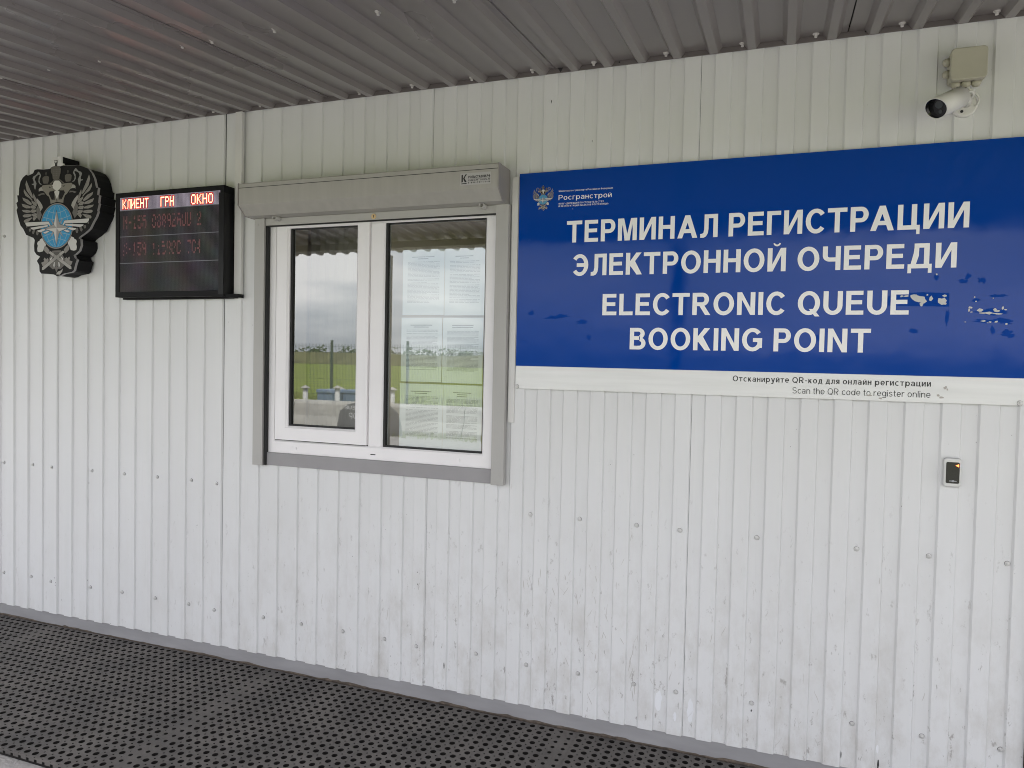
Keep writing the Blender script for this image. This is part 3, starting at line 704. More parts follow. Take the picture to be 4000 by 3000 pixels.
# ---- sign
SX0, SX1, SZ0, SZ1, SZM = 2.7185, 4.5455, 1.4485, 2.3525, 1.544
sign = empty('information_sign', (SX0, 0, SZ0), 'large blue and white bilingual sign for the electronic queue booking point', 'sign')
mb = MB(); mb.box(SX0, SX1, -.0138, -.0092, SZ0, SZ1); mb.build('board', [M['sign_white']], sign, .0006)
mb = MB(); mb.box(SX0 + .1, SX1 - .1, -.0091, .0, SZ0 + .1, SZ1 - .1); mb.build('mounting_pad', M['core'], sign)
mb = MB(); mb.add([(SX0 + .0006, -.0144, SZM), (SX1 - .0006, -.0144, SZM - .003), (SX1 - .0006, -.0144, SZ1 - .001), (SX0 + .0006, -.0144, SZ1 - .001)], [(0, 1, 2, 3)]); mb.build('blue_field', M['sign_blue'], sign)
F = .0149
lettering('headline_lettering', 'ТЕРМИНАЛ РЕГИСТРАЦИИ', 2.930, 4.363, 2.0555, .0885, M['white_print'], sign, F, .206, .135)
lettering('headline_lettering', 'ЭЛЕКТРОННОЙ ОЧЕРЕДИ', 2.9595, 4.330, 1.9190, .0870, M['white_print'], sign, F, .206, .135)
lettering('headline_lettering', 'ELECTRONIC QUEUE', 3.0875, 4.189, 1.7570, .0860, M['white_print'], sign, F, .206, .135)
lettering('headline_lettering', 'BOOKING POINT', 3.2025, 4.072, 1.6205, .0860, M['white_print'], sign, F, .206, .135)
F2 = .0143
lettering('small_lettering', 'Отсканируйте QR-код для онлайн регистрации', 3.602, 4.267, 1.5045, .0215, M['ink'], sign, F2, .165, .17)
lettering('small_lettering', 'Scan the QR code to register online', 3.8155, 4.267, 1.4655, .0225, M['ink'], sign, F2, .115, .15)
lettering('small_lettering', 'Росгранстрой', 2.8915, 3.114, 2.232, .0205, M['white_print'], sign, F, .135, .16)
lettering('small_lettering', 'Министерство транспорта Российской Федерации', 2.892, 3.118, 2.2655, .0068, M['white_print'], sign, F, .15, .18)
lettering('small_lettering', 'ФГКУ «ДИРЕКЦИЯ ПО СТРОИТЕЛЬСТВУ', 2.892, 3.082, 2.2135, .0068, M['white_print'], sign, F, .16, .3)
lettering('small_lettering', 'И ЭКСПЛУАТАЦИИ ОБЪЕКТОВ РОСГРАНИЦЫ»', 2.8925, 3.103, 2.2035, .0066, M['white_print'], sign, F, .16, .3)
for x in (SX0 + .0075, SX1 - .012):
    o = put_screw(False, x, SZ0 + .0085, -.0139, sign, scr); o.name = 'sign_screw'
# worn places: torn film showing white, and matt glue residue left by old tape
rnd = random.Random(21)
def blob(x, z, rx, rz, n=15, j=.6): return [(x + rx * (1 + rnd.uniform(-j, j)) * math.cos(2 * math.pi * k / n), z + rz * (1 + rnd.uniform(-j, j)) * math.sin(2 * math.pi * k / n)) for k in range(n)]
mb = MB(); k = 0
def flat(pg, y):
    global k
    k += 1; mb.add([(a, y - .000003 * k, b) for a, b in pg], [range(len(pg))])
for x, z, rx, rz in [(4.452, 1.766, .055, .014), (4.415, 1.737, .04, .008), (4.478, 1.735, .03, .012), (4.309, 1.752, .006, .030), (4.444, 1.705, .007, .018), (4.40, 1.806, .02, .006), (4.46, 1.818, .035, .007),
                     (4.405, 1.875, .012, .015), (4.35, 1.87, .018, .008), (4.365, 1.89, .010, .012), (4.205, 1.697, .016, .010), (4.49, 1.69, .02, .015), (2.781, 1.767, .012, .012), (2.90, 1.752, .045, .010), (3.0, 1.728, .03, .010), (2.752, 1.648, .008, .005), (3.03, 1.66, .014, .016), (4.27, 1.885, .010, .012), (3.9, 1.67, .02, .012), (2.77, 2.07, .008, .006), (3.72, 2.10, .010, .010)]:
    for q in range(3): flat(blob(x + rnd.uniform(-.5, .5) * rx, z + rnd.uniform(-.5, .5) * rz, rx * .62, rz * .6), -.0146)
flat([(4.123, 1.788), (4.313, 1.784), (4.312, 1.831), (4.23, 1.835), (4.18, 1.833), (4.122, 1.822)], -.01457)
mb.build('glue_residue', M['sign_patch'], sign)
mb = MB()
for x, z, rx, rz, n in [(4.218, 1.815, .018, .012, 9), (4.205, 1.823, .014, .006, 7), (4.232, 1.803, .010, .010, 7), (4.228, 1.795, .006, .008, 6), (4.256, 1.812, .006, .009, 5), (4.290, 1.805, .011, .012, 8), (4.301, 1.822, .008, .004, 6), (4.297, 1.796, .009, .005, 6), (4.246, 1.826, .003, .004, 5), (4.388, 1.816, .002, .003, 5), (4.377, 1.781, .007, .003, 6), (4.373, 1.772, .002, .006, 5), (4.381, 1.765, .005, .0015, 5), (4.406, 1.772, .008, .005, 7), (4.415, 1.761, .014, .0025, 8), (4.434, 1.761, .013, .004, 8), (4.449, 1.773, .006, .005, 6), (4.456, 1.768, .008, .003, 7), (4.471, 1.778, .004, .006, 6), (4.456, 1.759, .013, .0025, 7), (4.48, 1.773, .004, .003, 5), (4.364, 1.731, .004, .002, 4), (4.416, 1.734, .007, .003, 6), (4.437, 1.731, .004, .003, 5), (4.454, 1.732, .006, .003, 6), (4.43, 1.728, .003, .0015, 4), (4.484, 1.724, .004, .003, 5), (4.272, 1.897, .003, .004, 5), (4.393, 1.801, .003, .003, 5), (4.443, 1.812, .002, .003, 5), (4.165, 1.822, .007, .004, 6), (4.18, 1.822, .008, .003, 6), (2.953, 2.193, .002, .0015, 5)]:
    flat(blob(x, z, rx, rz, n, .5), -.01485)
mb.build('torn_film_mark', pbr('torn_grey_white_film', (.60, .59, .56), .6), sign)
# faint smudges on the white strip
mb = MB()
for x, z, rx, rz in [(4.312, 1.503, .005, .006), (4.318, 1.495, .003, .004), (4.30, 1.468, .008, .004), (4.075, 1.4665, .010, .003), (4.11, 1.458, .006, .0035), (4.29, 1.475, .004, .004)]: flat(blob(x, z, rx, rz, 8, .5), -.0140)
mb.build('smudge', pbr('grey_smudge', (.45, .42, .38), .7), sign)

# ---- emblem artwork (millimetres from its centre)
EMB_OUT= [(-234, 300), (-220, 293), (-181, 303), (-169, 321), (-148, 323), (-103, 318), (-54, 318), (-38, 328), (-12, 329), (26, 326), (48, 330), (64, 326), (152, 323), (189, 313), (226, 299), (250, 275), (269, 243), (282, 197), (296, 196), (290, 160), (304, 156), (297, 117), (303, 114), (291, 79), (294, 72), (282, 46), (261, 20), (239, -13), (206, -34), (168, -52), (160, -59), (173, -66), (175, -98), (163, -125), (135, -144), (124, -148), (131, -162), (147, -172), (135, -196), (125, -228), (110, -237), (85, -240), (53, -244), (27, -253), (-1, -257), (-11, -251), (-24, -247), (-63, -243), (-118, -240), (-131, -227), (-134, -194), (-152, -170), (-128, -148), (-154, -137), (-171, -118), (-173, -86), (-168, -58), (-177, -46), (-234, -27), (-257, 7), (-278, 26), (-291, 55), (-301, 84), (-309, 112), (-301, 124), (-311, 150), (-298, 158), (-304, 192), (-291, 192), (-289, 229), (-278, 265), (-260, 285)]
EMB_MIR=[('f',[(232,268),(239,246),(229,213),(193,174),(181,168),(185,187),(206,222)]),
('f',[(250,222),(252,207),(239,186),(203,167),(186,153),(185,160),(219,192)]),
('f',[(262,177),(255,161),(223,141),(193,131),(190,141),(219,163)]),
('f',[(268,144),(259,127),(233,117),(198,116),(200,126),(233,136)]),
('f',[(267,110),(256,99),(226,92),(196,94),(198,102),(226,108)]),
('f',[(261,77),(249,69),(216,68),(193,73),(190,82),(223,85),(249,84)]),
('f',[(251,46),(243,39),(210,46),(185,64),(187,66),(230,59),(246,54)]),
('d',[(137,-10),(150,-4),(157,-19),(152,-32),(142,-32),(137,-22)]),
('d',[(162,-1),(181,-4),(188,-16),(181,-26),(173,-23)]),
('d',[(192,8),(211,5),(211,-7),(203,-12),(195,-4)]),
('d',[(219,27),(233,24),(233,14),(225,12)]),
('f',[(176,195),(180,175),(166,149),(153,136),(148,141),(156,165)]),
('f',[(191,156),(190,146),(173,130),(153,124),(150,131),(166,147)]),
('f',[(200,126),(190,114),(170,111),(157,114),(160,123),(180,132)]),
('f',[(196,104),(190,90),(167,91),(150,97),(160,106),(186,109)]),
('f',[(192,81),(177,69),(153,73),(147,83),(163,87),(185,84)]),
('f',[(182,59),(173,45),(153,61),(140,69),(150,73),(173,69)]),
('d',[(147,123),(155,107),(150,83),(147,61),(130,45),(113,75),(123,99),(133,120)]),
('l',[(150,167),(155,155),(140,127),(127,106),(123,94),(105,114),(110,128),(126,147)]),
('h',[(106,233),(113,228),(104,206),(89,193),(73,177),(59,170),(49,147),(47,131),(1,139),(5,159),(22,190),(28,199),(8,198),(23,207),(35,216),(32,223),(42,223),(30,232),(55,233),(82,234)]),
('l',[(113,224),(126,222),(136,214),(135,200),(130,204),(109,205),(98,200),(106,211)]),
('d',[(96,192),(120,190),(145,183),(130,178),(113,184),(89,183)]),
('c',[(59,275),(69,280),(96,280),(108,272),(106,255),(99,241),(66,240),(59,258)]),
('c',[(77,300),(84,300),(85,293),(82,283),(79,283)]),
('c',[(8,264),(21,258),(42,244),(55,237),(42,235),(21,248)]),
('r',[(133,306),(139,308),(156,292),(176,285),(183,276),(173,255),(176,245),(188,247),(188,241),(174,239),(166,215),(161,215),(153,247),(166,268),(159,282),(139,292),(126,290),(136,274),(138,253),(126,239),(109,238),(126,246),(131,263),(118,285),(123,295)]),
('w',[(98,-53),(109,-49),(126,-56),(128,-62),(142,-67),(147,-77),(142,-89),(147,-105),(143,-121),(126,-124),(103,-120),(95,-103),(81,-89),(84,-70)]),
('f',[(71,-156),(77,-164),(92,-154),(98,-164),(92,-174),(116,-181),(106,-199),(92,-203),(50,-188),(50,-173)]),
('d',[(13,-119),(33,-120),(47,-149),(64,-168),(53,-202),(30,-218),(10,-217),(10,-201),(0,-211),(0,-119)]),
('w',[(30,-150),(47,-161),(50,-173),(39,-167)]),
('w',[(19,-179),(24,-197),(20,-211),(16,-211),(13,-182)]),
('f',[(86,-91),(95,-103),(92,-118),(78,-129),(64,-137),(57,-131),(53,-116),(70,-100)]),
('l',[(55,-124),(44,-122),(-108,-206),(-110,-221),(-96,-220),(57,-132)])]
EMB_WINGS=[('w',[(59,37),(237,40),(234,30),(225,20),(217,18),(61,22),(51,12),(42,13)]),
('w',[(66,19),(197,10),(189,2),(173,-2),(64,11)]),
('w',[(92,0),(146,-8),(137,-15),(120,-18),(81,-7)]),
('w',[(66,-11),(100,-20),(89,-26),(78,-26),(51,-15)])]
EMB_MID=[('W',[(-20,253),(15,251),(37,230),(35,216),(22,204),(4,198),(22,192),(1,149),(-23,194),(-9,199),(-30,210),(-37,225)]),
('c',[(-44,316),(-34,325),(-10,329),(21,323),(31,311),(28,289),(21,275),(18,258),(8,253),(-20,255),(-30,264),(-33,284),(-44,299)]),
('k',[(-17,361),(4,359),(4,342),(-1,341),(1,328),(-13,329),(-12,342),(-17,344)]),
('W',[(-10,359),(-3,359),(-3,354),(2,353),(2,349),(-3,350),(-3,344),(-10,344),(-10,350),(-15,351),(-15,355),(-10,354)]),
('d',[(-16,-208),(0,-238),(13,-209),(0,-201)]),
('l',[(-4,-246),(10,-232),(33,-226),(47,-216),(42,-232),(25,-248)])]
def grow(pg, d):
    """outline moved outward by d (same vertex count)"""
    n = len(pg); a = sum(pg[i][0] * pg[(i + 1) % n][1] - pg[(i + 1) % n][0] * pg[i][1] for i in range(n)); s = 1 if a > 0 else -1; out = []
    for i in range(n):
        p0, p1, p2 = Vector(pg[i - 1]), Vector(pg[i]), Vector(pg[(i + 1) % n])
        e1, e2 = (p1 - p0), (p2 - p1)
        if e1.length < 1e-6 or e2.length < 1e-6: out.append(tuple(p1)); continue
        n1 = Vector((e1.y, -e1.x)).normalized() * s; n2 = Vector((e2.y, -e2.x)).normalized() * s
        m = n1 + n2
        m = n1 if m.length < .2 else m.normalized() / max(.5, m.normalized().dot(n1))
        out.append(tuple(p1 + m * d))
    return out
ART = [pbr('emblem_' + n, c, .5, spec=.15) for n, c in (('dark_line', (.018, .017, .017)), ('feather', (.27, .255, .235)), ('shadow_feather', (.16, .15, .14)), ('light_feather', (.38, .365, .34)), ('head', (.25, .235, .20)),
       ('crown', (.13, .12, .105)), ('ribbon', (.27, .27, .26)), ('white', (.60, .59, .57)), ('bright_white', (.66, .65, .61)), ('globe_blue', (.05, .30, .54)), ('globe_line', (.27, .41, .50)), ('star_shade', (.33, .32, .31)))]
KEY = dict(k=0, f=1, d=2, l=3, h=4, c=5, r=6, w=7, W=8)
def emblem_art(parent, cx, cz, s, y, step, line=1.1, name='artwork'):
    """layers of flat print, each a hair in front of the one below"""
    mb = MB(); lay = [0]
    def put(pg, mi):
        lay[0] += 1; mb.add([(cx + a * s / 1000, y - step * lay[0], cz + b * s / 1000) for a, b in pg], [range(len(pg))], mi)
    def both(L, li=line):
        for key, pg in L:
            for q in (pg, [(-a, b) for a, b in pg][::-1]):
                if li: put(grow(q, li), 0)
            for q in (pg, [(-a, b) for a, b in pg][::-1]): put(q, KEY[key])
    def quill(pg):                                  # dark shaft along a feather
        p = max(range(len(pg)), key=lambda i: Vector(pg[i]).length); tip = Vector(pg[p]); c = sum((Vector(q) for q in pg), Vector((0, 0))) / len(pg)
        d = (tip - c); a, b = c - d * .35, c + d * .45; nn = Vector((-d.y, d.x)).normalized() * 1.1
        for sg in (1, -1): put([(sg * a.x, a.y), (sg * (a + (b - a) * .8 + nn).x, (a + (b - a) * .8 + nn).y), (sg * b.x, b.y), (sg * (a + nn).x, (a + nn).y)], 0)
    for key, pg in EMB_MID[:1]: put(pg, KEY[key])
    both(EMB_MIR[:28])
    for key, pg in EMB_MIR[:18]: quill(pg)
    for i in range(7):                              # neck plumage strokes
        a = i / 6
        for sg in (1, -1): put([(sg * (14 + 20 * a), 150), (sg * (16 + 20 * a), 150), (sg * (26 + 34 * a), 195 - 10 * a), (sg * (20 + 30 * a), 200)], 0)
    for sg in (1, -1):                              # eye
        put([(sg * 41, 218), (sg * 58, 224), (sg * 55, 216)], 0)
    for key, pg in EMB_MID[1:4]: put(grow(pg, line) if key == 'c' else pg, 0 if key == 'c' else KEY[key]); put(pg, KEY[key])
    for i in range(5):                              # jewels of the crown
        for j in range(4): put([(-24 + 11 * i, 275 + 10 * j), (-20 + 11 * i, 279 + 10 * j), (-24 + 11 * i, 283 + 10 * j), (-28 + 11 * i, 279 + 10 * j)], 2)
    both(EMB_MIR[28:])
    for key, pg in EMB_MID[4:]: put(grow(pg, line), 0); put(pg, KEY[key])
    for i in range(9):                              # tail plumage
        x = -28 + 7 * i; put([(x * .6 - .8, -128), (x * .6 + .8, -128), (x + 1, -172), (x - .5, -172)], 0)
    def disc(r, mi, c=(0, 11)): put([(c[0] + r * math.cos(2 * math.pi * k / 48), c[1] + r * math.sin(2 * math.pi * k / 48)) for k in range(48)], mi)
    disc(123, 0); disc(121, 1); disc(115, 0); disc(113.5, 9)
    def curve(pts, w_, mi):
        up = [(a, b + w_) for a, b in pts]; put(pts + up[::-1], mi)
    def curv2(pts, w_, mi):
        up = [(a + w_, b) for a, b in pts]; put(pts + up[::-1], mi)
    for r in (-.72, -.3, .3, .72): curv2([(r * 113 * math.cos(t), 11 + 113 * math.sin(t) * .985) for t in [R(-80 + 10 * k) for k in range(17)]], 3.2, 10)
    for z0, hw in ((60, 98), (-42, 98), (94, 72), (-74, 72)):
        sg = -1 if z0 > 11 else 1; curve([(hw * (k / 8 - 1), z0 + sg * 16 * math.sin(math.pi * k / 16)) for k in range(17)], 3, 10)
    for t in (45, 135, 225, 315):                   # small star points
        d = Vector((math.cos(R(t)), math.sin(R(t)))); nn = Vector((-d.y, d.x)); q = [d * 76, nn * 9, -nn * 9]; put([(v.x, v.y + 1) for v in grow([tuple(v) for v in q], 1.2) for v in [Vector(v)]], 0); put([(v.x, v.y + 1) for v in q], 11)
    for key, pg in EMB_WINGS:
        for q in (pg, [(-a, b) for a, b in pg][::-1]): put(grow(q, 2), 0)
        for q in (pg, [(-a, b) for a, b in pg][::-1]): put(q, 7)
    tips = [(0, 93), (89, 0), (0, -93), (-89, 0)]; nt_ = [(20, 20), (20, -20), (-20, -20), (-20, 20)]
    star = [tips[0], nt_[0], tips[1], nt_[1], tips[2], nt_[2], tips[3], nt_[3]]; put(grow(star, 2), 0)
    for i in range(4):
        put([tips[i], nt_[i], (0, 0)], 11 if i in (0, 3) else 7); put([tips[i], nt_[i - 1], (0, 0)], 7 if i in (0, 3) else 11)
    for i in range(4):
        q = grow([(0, 0), (tips[i][0] * .97 + .6, tips[i][1] * .97 + .6), (tips[i][0] * .97 - .6, tips[i][1] * .97 - .6)], .25); put(q, 0)
    return mb.build(name, ART, parent)
ex, ez = .132, 2.222
emb = empty('wall_emblem', (ex, 0, ez), 'black shield light box with a silver double headed eagle and a blue globe', 'emblem')
O = [(ex + a / 1000, ez + b / 1000) for a, b in EMB_OUT]
mb = MB(); mb.prism([(ex + a, ez + b) for a, b in grow([(p[0] - ex, p[1] - ez) for p in O], -.004)], 'y', -.0915, -.0008); mb.build('casing', M['black'], emb)
mb = MB(); mb.prism(O, 'y', -.104, -.0918); mb.build('front_panel', M['acryl_edge'], emb)
mb = MB(); mb.add([(a, -.1043, b) for a, b in [(ex + p[0], ez + p[1]) for p in grow([(p[0] - ex, p[1] - ez) for p in O], -.0012)]], [range(len(O))]); fc = mb.build('face', pbr('black_face_print', (.014, .0135, .014), .55, spec=.12), emb)
mb = MB(); mb.prism([(ex - .038, ez + .318), (ex + .032, ez + .318), (ex + .032, ez + .377), (ex - .038, ez + .377)], 'y', -.0955, -.001)
br = mb.build('top_bracket', [M['black']], emb)
mb = MB(); mb.box(ex - .038, ex + .032, -.1037, -.0958, ez + .326, ez + .3775); mb.prism([(ex - .055, ez + .3285), (ex + .05, ez + .3285), (ex + .045, ez + .339), (ex + .02, ez + .345), (ex - .03, ez + .345), (ex - .048, ez + .339)], 'y', -.1028, -.0962); mb.build('bracket_front', M['white_trim'], emb)
emblem_art(emb, ex, ez, 1.0, -.1044, .00001)
emblem_art(sign, 2.8245, 2.236, .1735, -.0148, .000004, .9, 'ministry_emblem')

# ---- LED queue board
led = empty('led_board', (.866, 0, 1.85), 'black LED queue display with red lettering on its top row', 'display board')
LX0, LX1, LZ0, LZ1 = .514, 1.2175, 1.852, 2.389
SX_0, SX_1, SZ_0, SZ_1 = .5395, 1.1935, 1.8795, 2.3655
mb = MB()
o4 = [(LX0, LZ0), (LX1, LZ0), (LX1, LZ1), (LX0, LZ1)]; i4 = [(SX_0, SZ_0), (SX_1, SZ_0), (SX_1, SZ_1), (SX_0, SZ_1)]
v = [(a, -.074, b) for a, b in o4] + [(a, -.074, b) for a, b in i4] + [(a, -.069, b) for a, b in i4] + [(a, -.001, b) for a, b in o4]
mb.add(v, [(k, (k + 1) % 4, 4 + (k + 1) % 4, 4 + k) for k in range(4)] + [(4 + k, 4 + (k + 1) % 4, 8 + (k + 1) % 4, 8 + k) for k in range(4)] + [(8, 9, 10, 11), (12, 13, 14, 15)] + [(12 + k, 12 + (k + 1) % 4, (k + 1) % 4, k) for k in range(4)])
mb.build('housing', M['black'], led, .0015)
mb = MB(); rnd = random.Random(2)                  # loose film folds at the right side
ys = [-.0765, -.068, -.058, -.046, -.034, -.02, -.006]; zs = [LZ0 + .008 + (LZ1 - LZ0 - .045) * i / 14 for i in range(15)]
v = [(LX1 + .0018 + rnd.uniform(0, .0032), y, z) for z in zs for y in ys]
mb.add(v, [(r * 7 + c, r * 7 + c + 1, r * 7 + 8 + c, r * 7 + 7 + c) for r in range(14) for c in range(6)], 0, True)
v = [(LX1 - .030 + .0105 * c, -.0752 - rnd.uniform(0, .0018), z) for z in zs for c in range(4)]
mb.add(v, [(r * 4 + c, r * 4 + c + 1, r * 4 + 5 + c, r * 4 + 4 + c) for r in range(14) for c in range(3)], 0, True)
mb.build('film_wrap', M['black_wrap'], led)
mb = MB(); mb.box(LX0 + .002, 1.262, -.030, -.001, LZ0 - .0085, LZ0 - .0005); mb.prism([(1.219, -.066), (1.279, -.032), (1.279, -.001), (1.219, -.001)], 'z', LZ0 - .005, LZ0 + .012); mb.build('ledge', M['black'], led, .001)
PX, PZ = (SX_1 - SX_0) / 128, (SZ_1 - SZ_0) / 96
def led_mat(name, dot, gap, emit=None, es=0, spec_bits=False):
    m = pbr(name, gap, .6, spec=.12); t = m.node_tree; b = t.nodes['Principled BSDF']; g = N('ShaderNodeNewGeometry', t); s = N('ShaderNodeSeparateXYZ', t); t.links.new(g.outputs['Position'], s.inputs[0])
    def cell(o_, x0, p):
        a = N('ShaderNodeMath', t, operation='SUBTRACT'); a.inputs[1].default_value = x0; t.links.new(o_, a.inputs[0])
        d = N('ShaderNodeMath', t, operation='DIVIDE'); d.inputs[1].default_value = p; t.links.new(a.outputs[0], d.inputs[0])
        f = N('ShaderNodeMath', t, operation='FRACT'); t.links.new(d.outputs[0], f.inputs[0])
        c = N('ShaderNodeMath', t, operation='SUBTRACT'); c.inputs[1].default_value = .5; t.links.new(f.outputs[0], c.inputs[0])
        q = N('ShaderNodeMath', t, operation='ABSOLUTE'); t.links.new(c.outputs[0], q.inputs[0])
        l = N('ShaderNodeMath', t, operation='LESS_THAN'); l.inputs[1].default_value = .30; t.links.new(q.outputs[0], l.inputs[0]); return l.outputs[0]
    mu = N('ShaderNodeMath', t, operation='MULTIPLY'); t.links.new(cell(s.outputs[0], SX_0, PX), mu.inputs[0]); t.links.new(cell(s.outputs[2], SZ_0, PZ), mu.inputs[1])
    mixn = N('ShaderNodeMix', t, data_type='RGBA'); mixn.inputs['A'].default_value = (*gap, 1); mixn.inputs['B'].default_value = (*dot, 1)
    t.links.new(mu.outputs[0], mixn.inputs['Factor']); t.links.new(mixn.outputs['Result'], b.inputs['Base Color'])
    if emit:
        b.inputs['Emission Color'].default_value = (*emit, 1); e = N('ShaderNodeMath', t, operation='MULTIPLY'); e.inputs[1].default_value = es
        if spec_bits:                               # scanning noise: uneven faint glow over the unlit part
            n = N('ShaderNodeTexNoise', t); n.inputs['Scale'].default_value = 9; t.links.new(g.outputs['Position'], n.inputs['Vector'])
            t.links.new(n.outputs['Color'], b.inputs['Emission Color'])
        t.links.new(mu.outputs[0], e.inputs[0]); t.links.new(e.outputs[0], b.inputs['Emission Strength'])
    return m
mb = MB(); mb.add([(SX_0, -.0693, SZ_0), (SX_1, -.0693, SZ_0), (SX_1, -.0693, SZ_1), (SX_0, -.0693, SZ_1)], [(0, 1, 2, 3)]); scrn = mb.build('screen', led_mat('unlit_led_matrix', (.075, .068, .072), (.008, .0075, .008), (.3, .2, .2), .022, True), led)
def px(mb, c, r, y=-.0698, wd=1, ht=1): mb.add([(SX_0 + c * PX, y, SZ_1 - (r + ht) * PZ), (SX_0 + (c + wd) * PX, y, SZ_1 - (r + ht) * PZ), (SX_0 + (c + wd) * PX, y, SZ_1 - r * PZ), (SX_0 + c * PX, y, SZ_1 - r * PZ)], [(0, 1, 2, 3)])
mb = MB(); px(mb, 0, 0, -.0695, 128, 13); mb.build('header_band', led_mat('lit_led_header', (.3, .3, .3), (.03, .025, .035), (.74, .62, .80), .17), scrn)
mb = MB()
for r in (13, 39.5, 66.5): px(mb, 0, r, -.0695, 128, .6)
mb.build('divider_line', pbr('led_divider', (.075, .075, .08), .5, emit=(.75, .75, .85), estr=.03), scrn)
FONT5 = {'К': '10001 10010 10100 11000 10100 10010 10001', 'Л': '00111 01001 01001 01001 01001 01001 10001', 'И': '10001 10001 10011 10101 11001 10001 10001', 'Е': '11111 10000 10000 11110 10000 10000 11111', 'Н': '10001 10001 10001 11111 10001 10001 10001',
         'Т': '11111 00100 00100 00100 00100 00100 00100', 'Г': '11111 10000 10000 10000 10000 10000 10000', 'Р': '11110 10001 10001 11110 10000 10000 10000', 'О': '01110 10001 10001 10001 10001 10001 01110', 'N': '10001 11001 10101 10011 10001 10001 10001', '-': '00000 00000 00000 01110 00000 00000 00000',
         '1': '00100 01100 00100 00100 00100 00100 01110', '5': '11111 10000 11110 00001 00001 10001 01110', '6': '01110 10000 11110 10001 10001 10001 01110', '0': '01110 10001 10001 10001 10001 10001 01110', '8': '01110 10001 10001 01110 10001 10001 01110', '9': '01110 10001 10001 01111 00001 00001 01110', '2': '01110 10001 00001 00110 01000 10000 11111',
         'A': '01110 10001 10001 11111 10001 10001 10001', 'U': '10001 10001 10001 10001 10001 10001 01110', 'C': '01110 10001 10000 10000 10000 10001 01110', '7': '11111 00001 00010 00100 00100 00100 00100', '4': '00010 00110 01010 10010 11111 00010 00010'}
def led_text(mb, text, c0, r0, rh, pitch=6, cw=1.0, keep=1.0, grow_=0, y=-.0698):
    for i, ch in enumerate(text):
        if ch == ' ': continue
        for r, row in enumerate(FONT5[ch].split()):
            for c, b in enumerate(row):
                if b == '1' and rnd.random() < keep: px(mb, c0 + i * pitch + c * cw - grow_, r0 + r * rh - grow_, y - (i * 97 + r * 7 + c) * 1e-8, cw * .98 + 2 * grow_, rh * .98 + 2 * grow_)
mb = MB(); led_text(mb, 'КЛИЕНТ', 3.5, 2, 1.38, 5.9, .98); led_text(mb, 'ГРН', 53.5, 2, 1.38, 5.9, .98); led_text(mb, 'ОКНО', 92, 2, 1.38, 7.0, 1.12)
mb.build('red_lettering', pbr('red_led_light', (.2, .02, .01), .5, emit=(1, .31, .19), estr=1.4), scrn)
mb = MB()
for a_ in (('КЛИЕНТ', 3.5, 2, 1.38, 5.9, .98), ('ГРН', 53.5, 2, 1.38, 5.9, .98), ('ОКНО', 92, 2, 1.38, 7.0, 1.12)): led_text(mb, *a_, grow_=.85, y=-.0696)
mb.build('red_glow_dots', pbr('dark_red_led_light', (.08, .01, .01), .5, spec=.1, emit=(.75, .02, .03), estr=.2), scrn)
mb = MB(); rnd = random.Random(41); led_text(mb, 'N-156 08892AUU 2', 5, 19, 1.9, 6.3, keep=.82); led_text(mb, 'N-159 11598C 704', 5, 46, 1.9, 6.3, keep=.75)
mb.build('faint_lettering', pbr('dim_led_light', (.06, .045, .047), .5, emit=(.8, .10, .12), estr=.036), scrn)

# ---- junction box and camera
jb = empty('junction_box', (4.33, 0, 2.54), 'square cream plastic junction box above the white camera', 'junction box')
mb = MB(); mb.prism(rrect(4.281, 4.387, 2.545, 2.650, .012), 'y', -.055, -.0005); mb.build('box', M['jbox'], jb, .002)
mb = MB(); mb.prism(rrect(4.2775, 4.3855, 2.5365, 2.6435, .014), 'y', -.078, -.0553); mb.v = [(x, y, z + .003) for x, y, z in mb.v]; mb.build('lid', M['jbox'], jb, .004, 3)
for z in (2.618, 2.577):
    mb = MB(); mb.tube([(4.2808, -.030, z), (4.270, -.030, z), (4.262, -.030, z), (4.2615, -.030, z)], [.015, .0135, .0075, .003], 14); mb.build('cable_gland', M['jbox'], jb)
for x in (4.302, 4.333, 4.363):
    mb = MB(); mb.tube([(x, -.032, 2.5448), (x, -.032, 2.535), (x, -.032, 2.528), (x, -.032, 2.5275)], [.0155, .0145, .010, .003], 14); mb.build('cable_gland', M['jbox'], jb)
cc = empty('security_camera', (4.335, 0, 2.475), 'white bullet security camera pointing down to the left', 'camera')
mb = MB(); mb.tube([(4.336, -.0005, 2.474), (4.336, -.010, 2.474), (4.336, -.016, 2.474)], [.040, .040, .034], 28); base = mb.build('base_plate', M['cam_white'], cc)
mb = MB(); mb.tube([(4.327, -.0165, 2.452), (4.327, -.0172, 2.452)], .005, 10); mb.tube([(4.356, -.0165, 2.494), (4.356, -.0172, 2.494)], .0035, 8); mb.build('screw_hole', M['ink'], base)
mb = MB(); mb.tube([(4.340, -.014, 2.480), (4.338, -.04, 2.484), (4.330, -.058, 2.486), (4.318, -.066, 2.482)], [.017, .013, .013, .014], 14); mb.build('arm', M['cam_white'], cc)
A, B = Vector((4.309, -.078, 2.482)), Vector((4.2275, -.172, 2.423))
ax = (B - A).normalized()
mb = MB(); mb.tube([A - ax * .006, A - ax * .002, A + ax * .004, B - ax * .022, B - ax * .018], [.010, .024, .0305, .0315, .0305], 28); mb.build('barrel', M['cam_white'], cc)
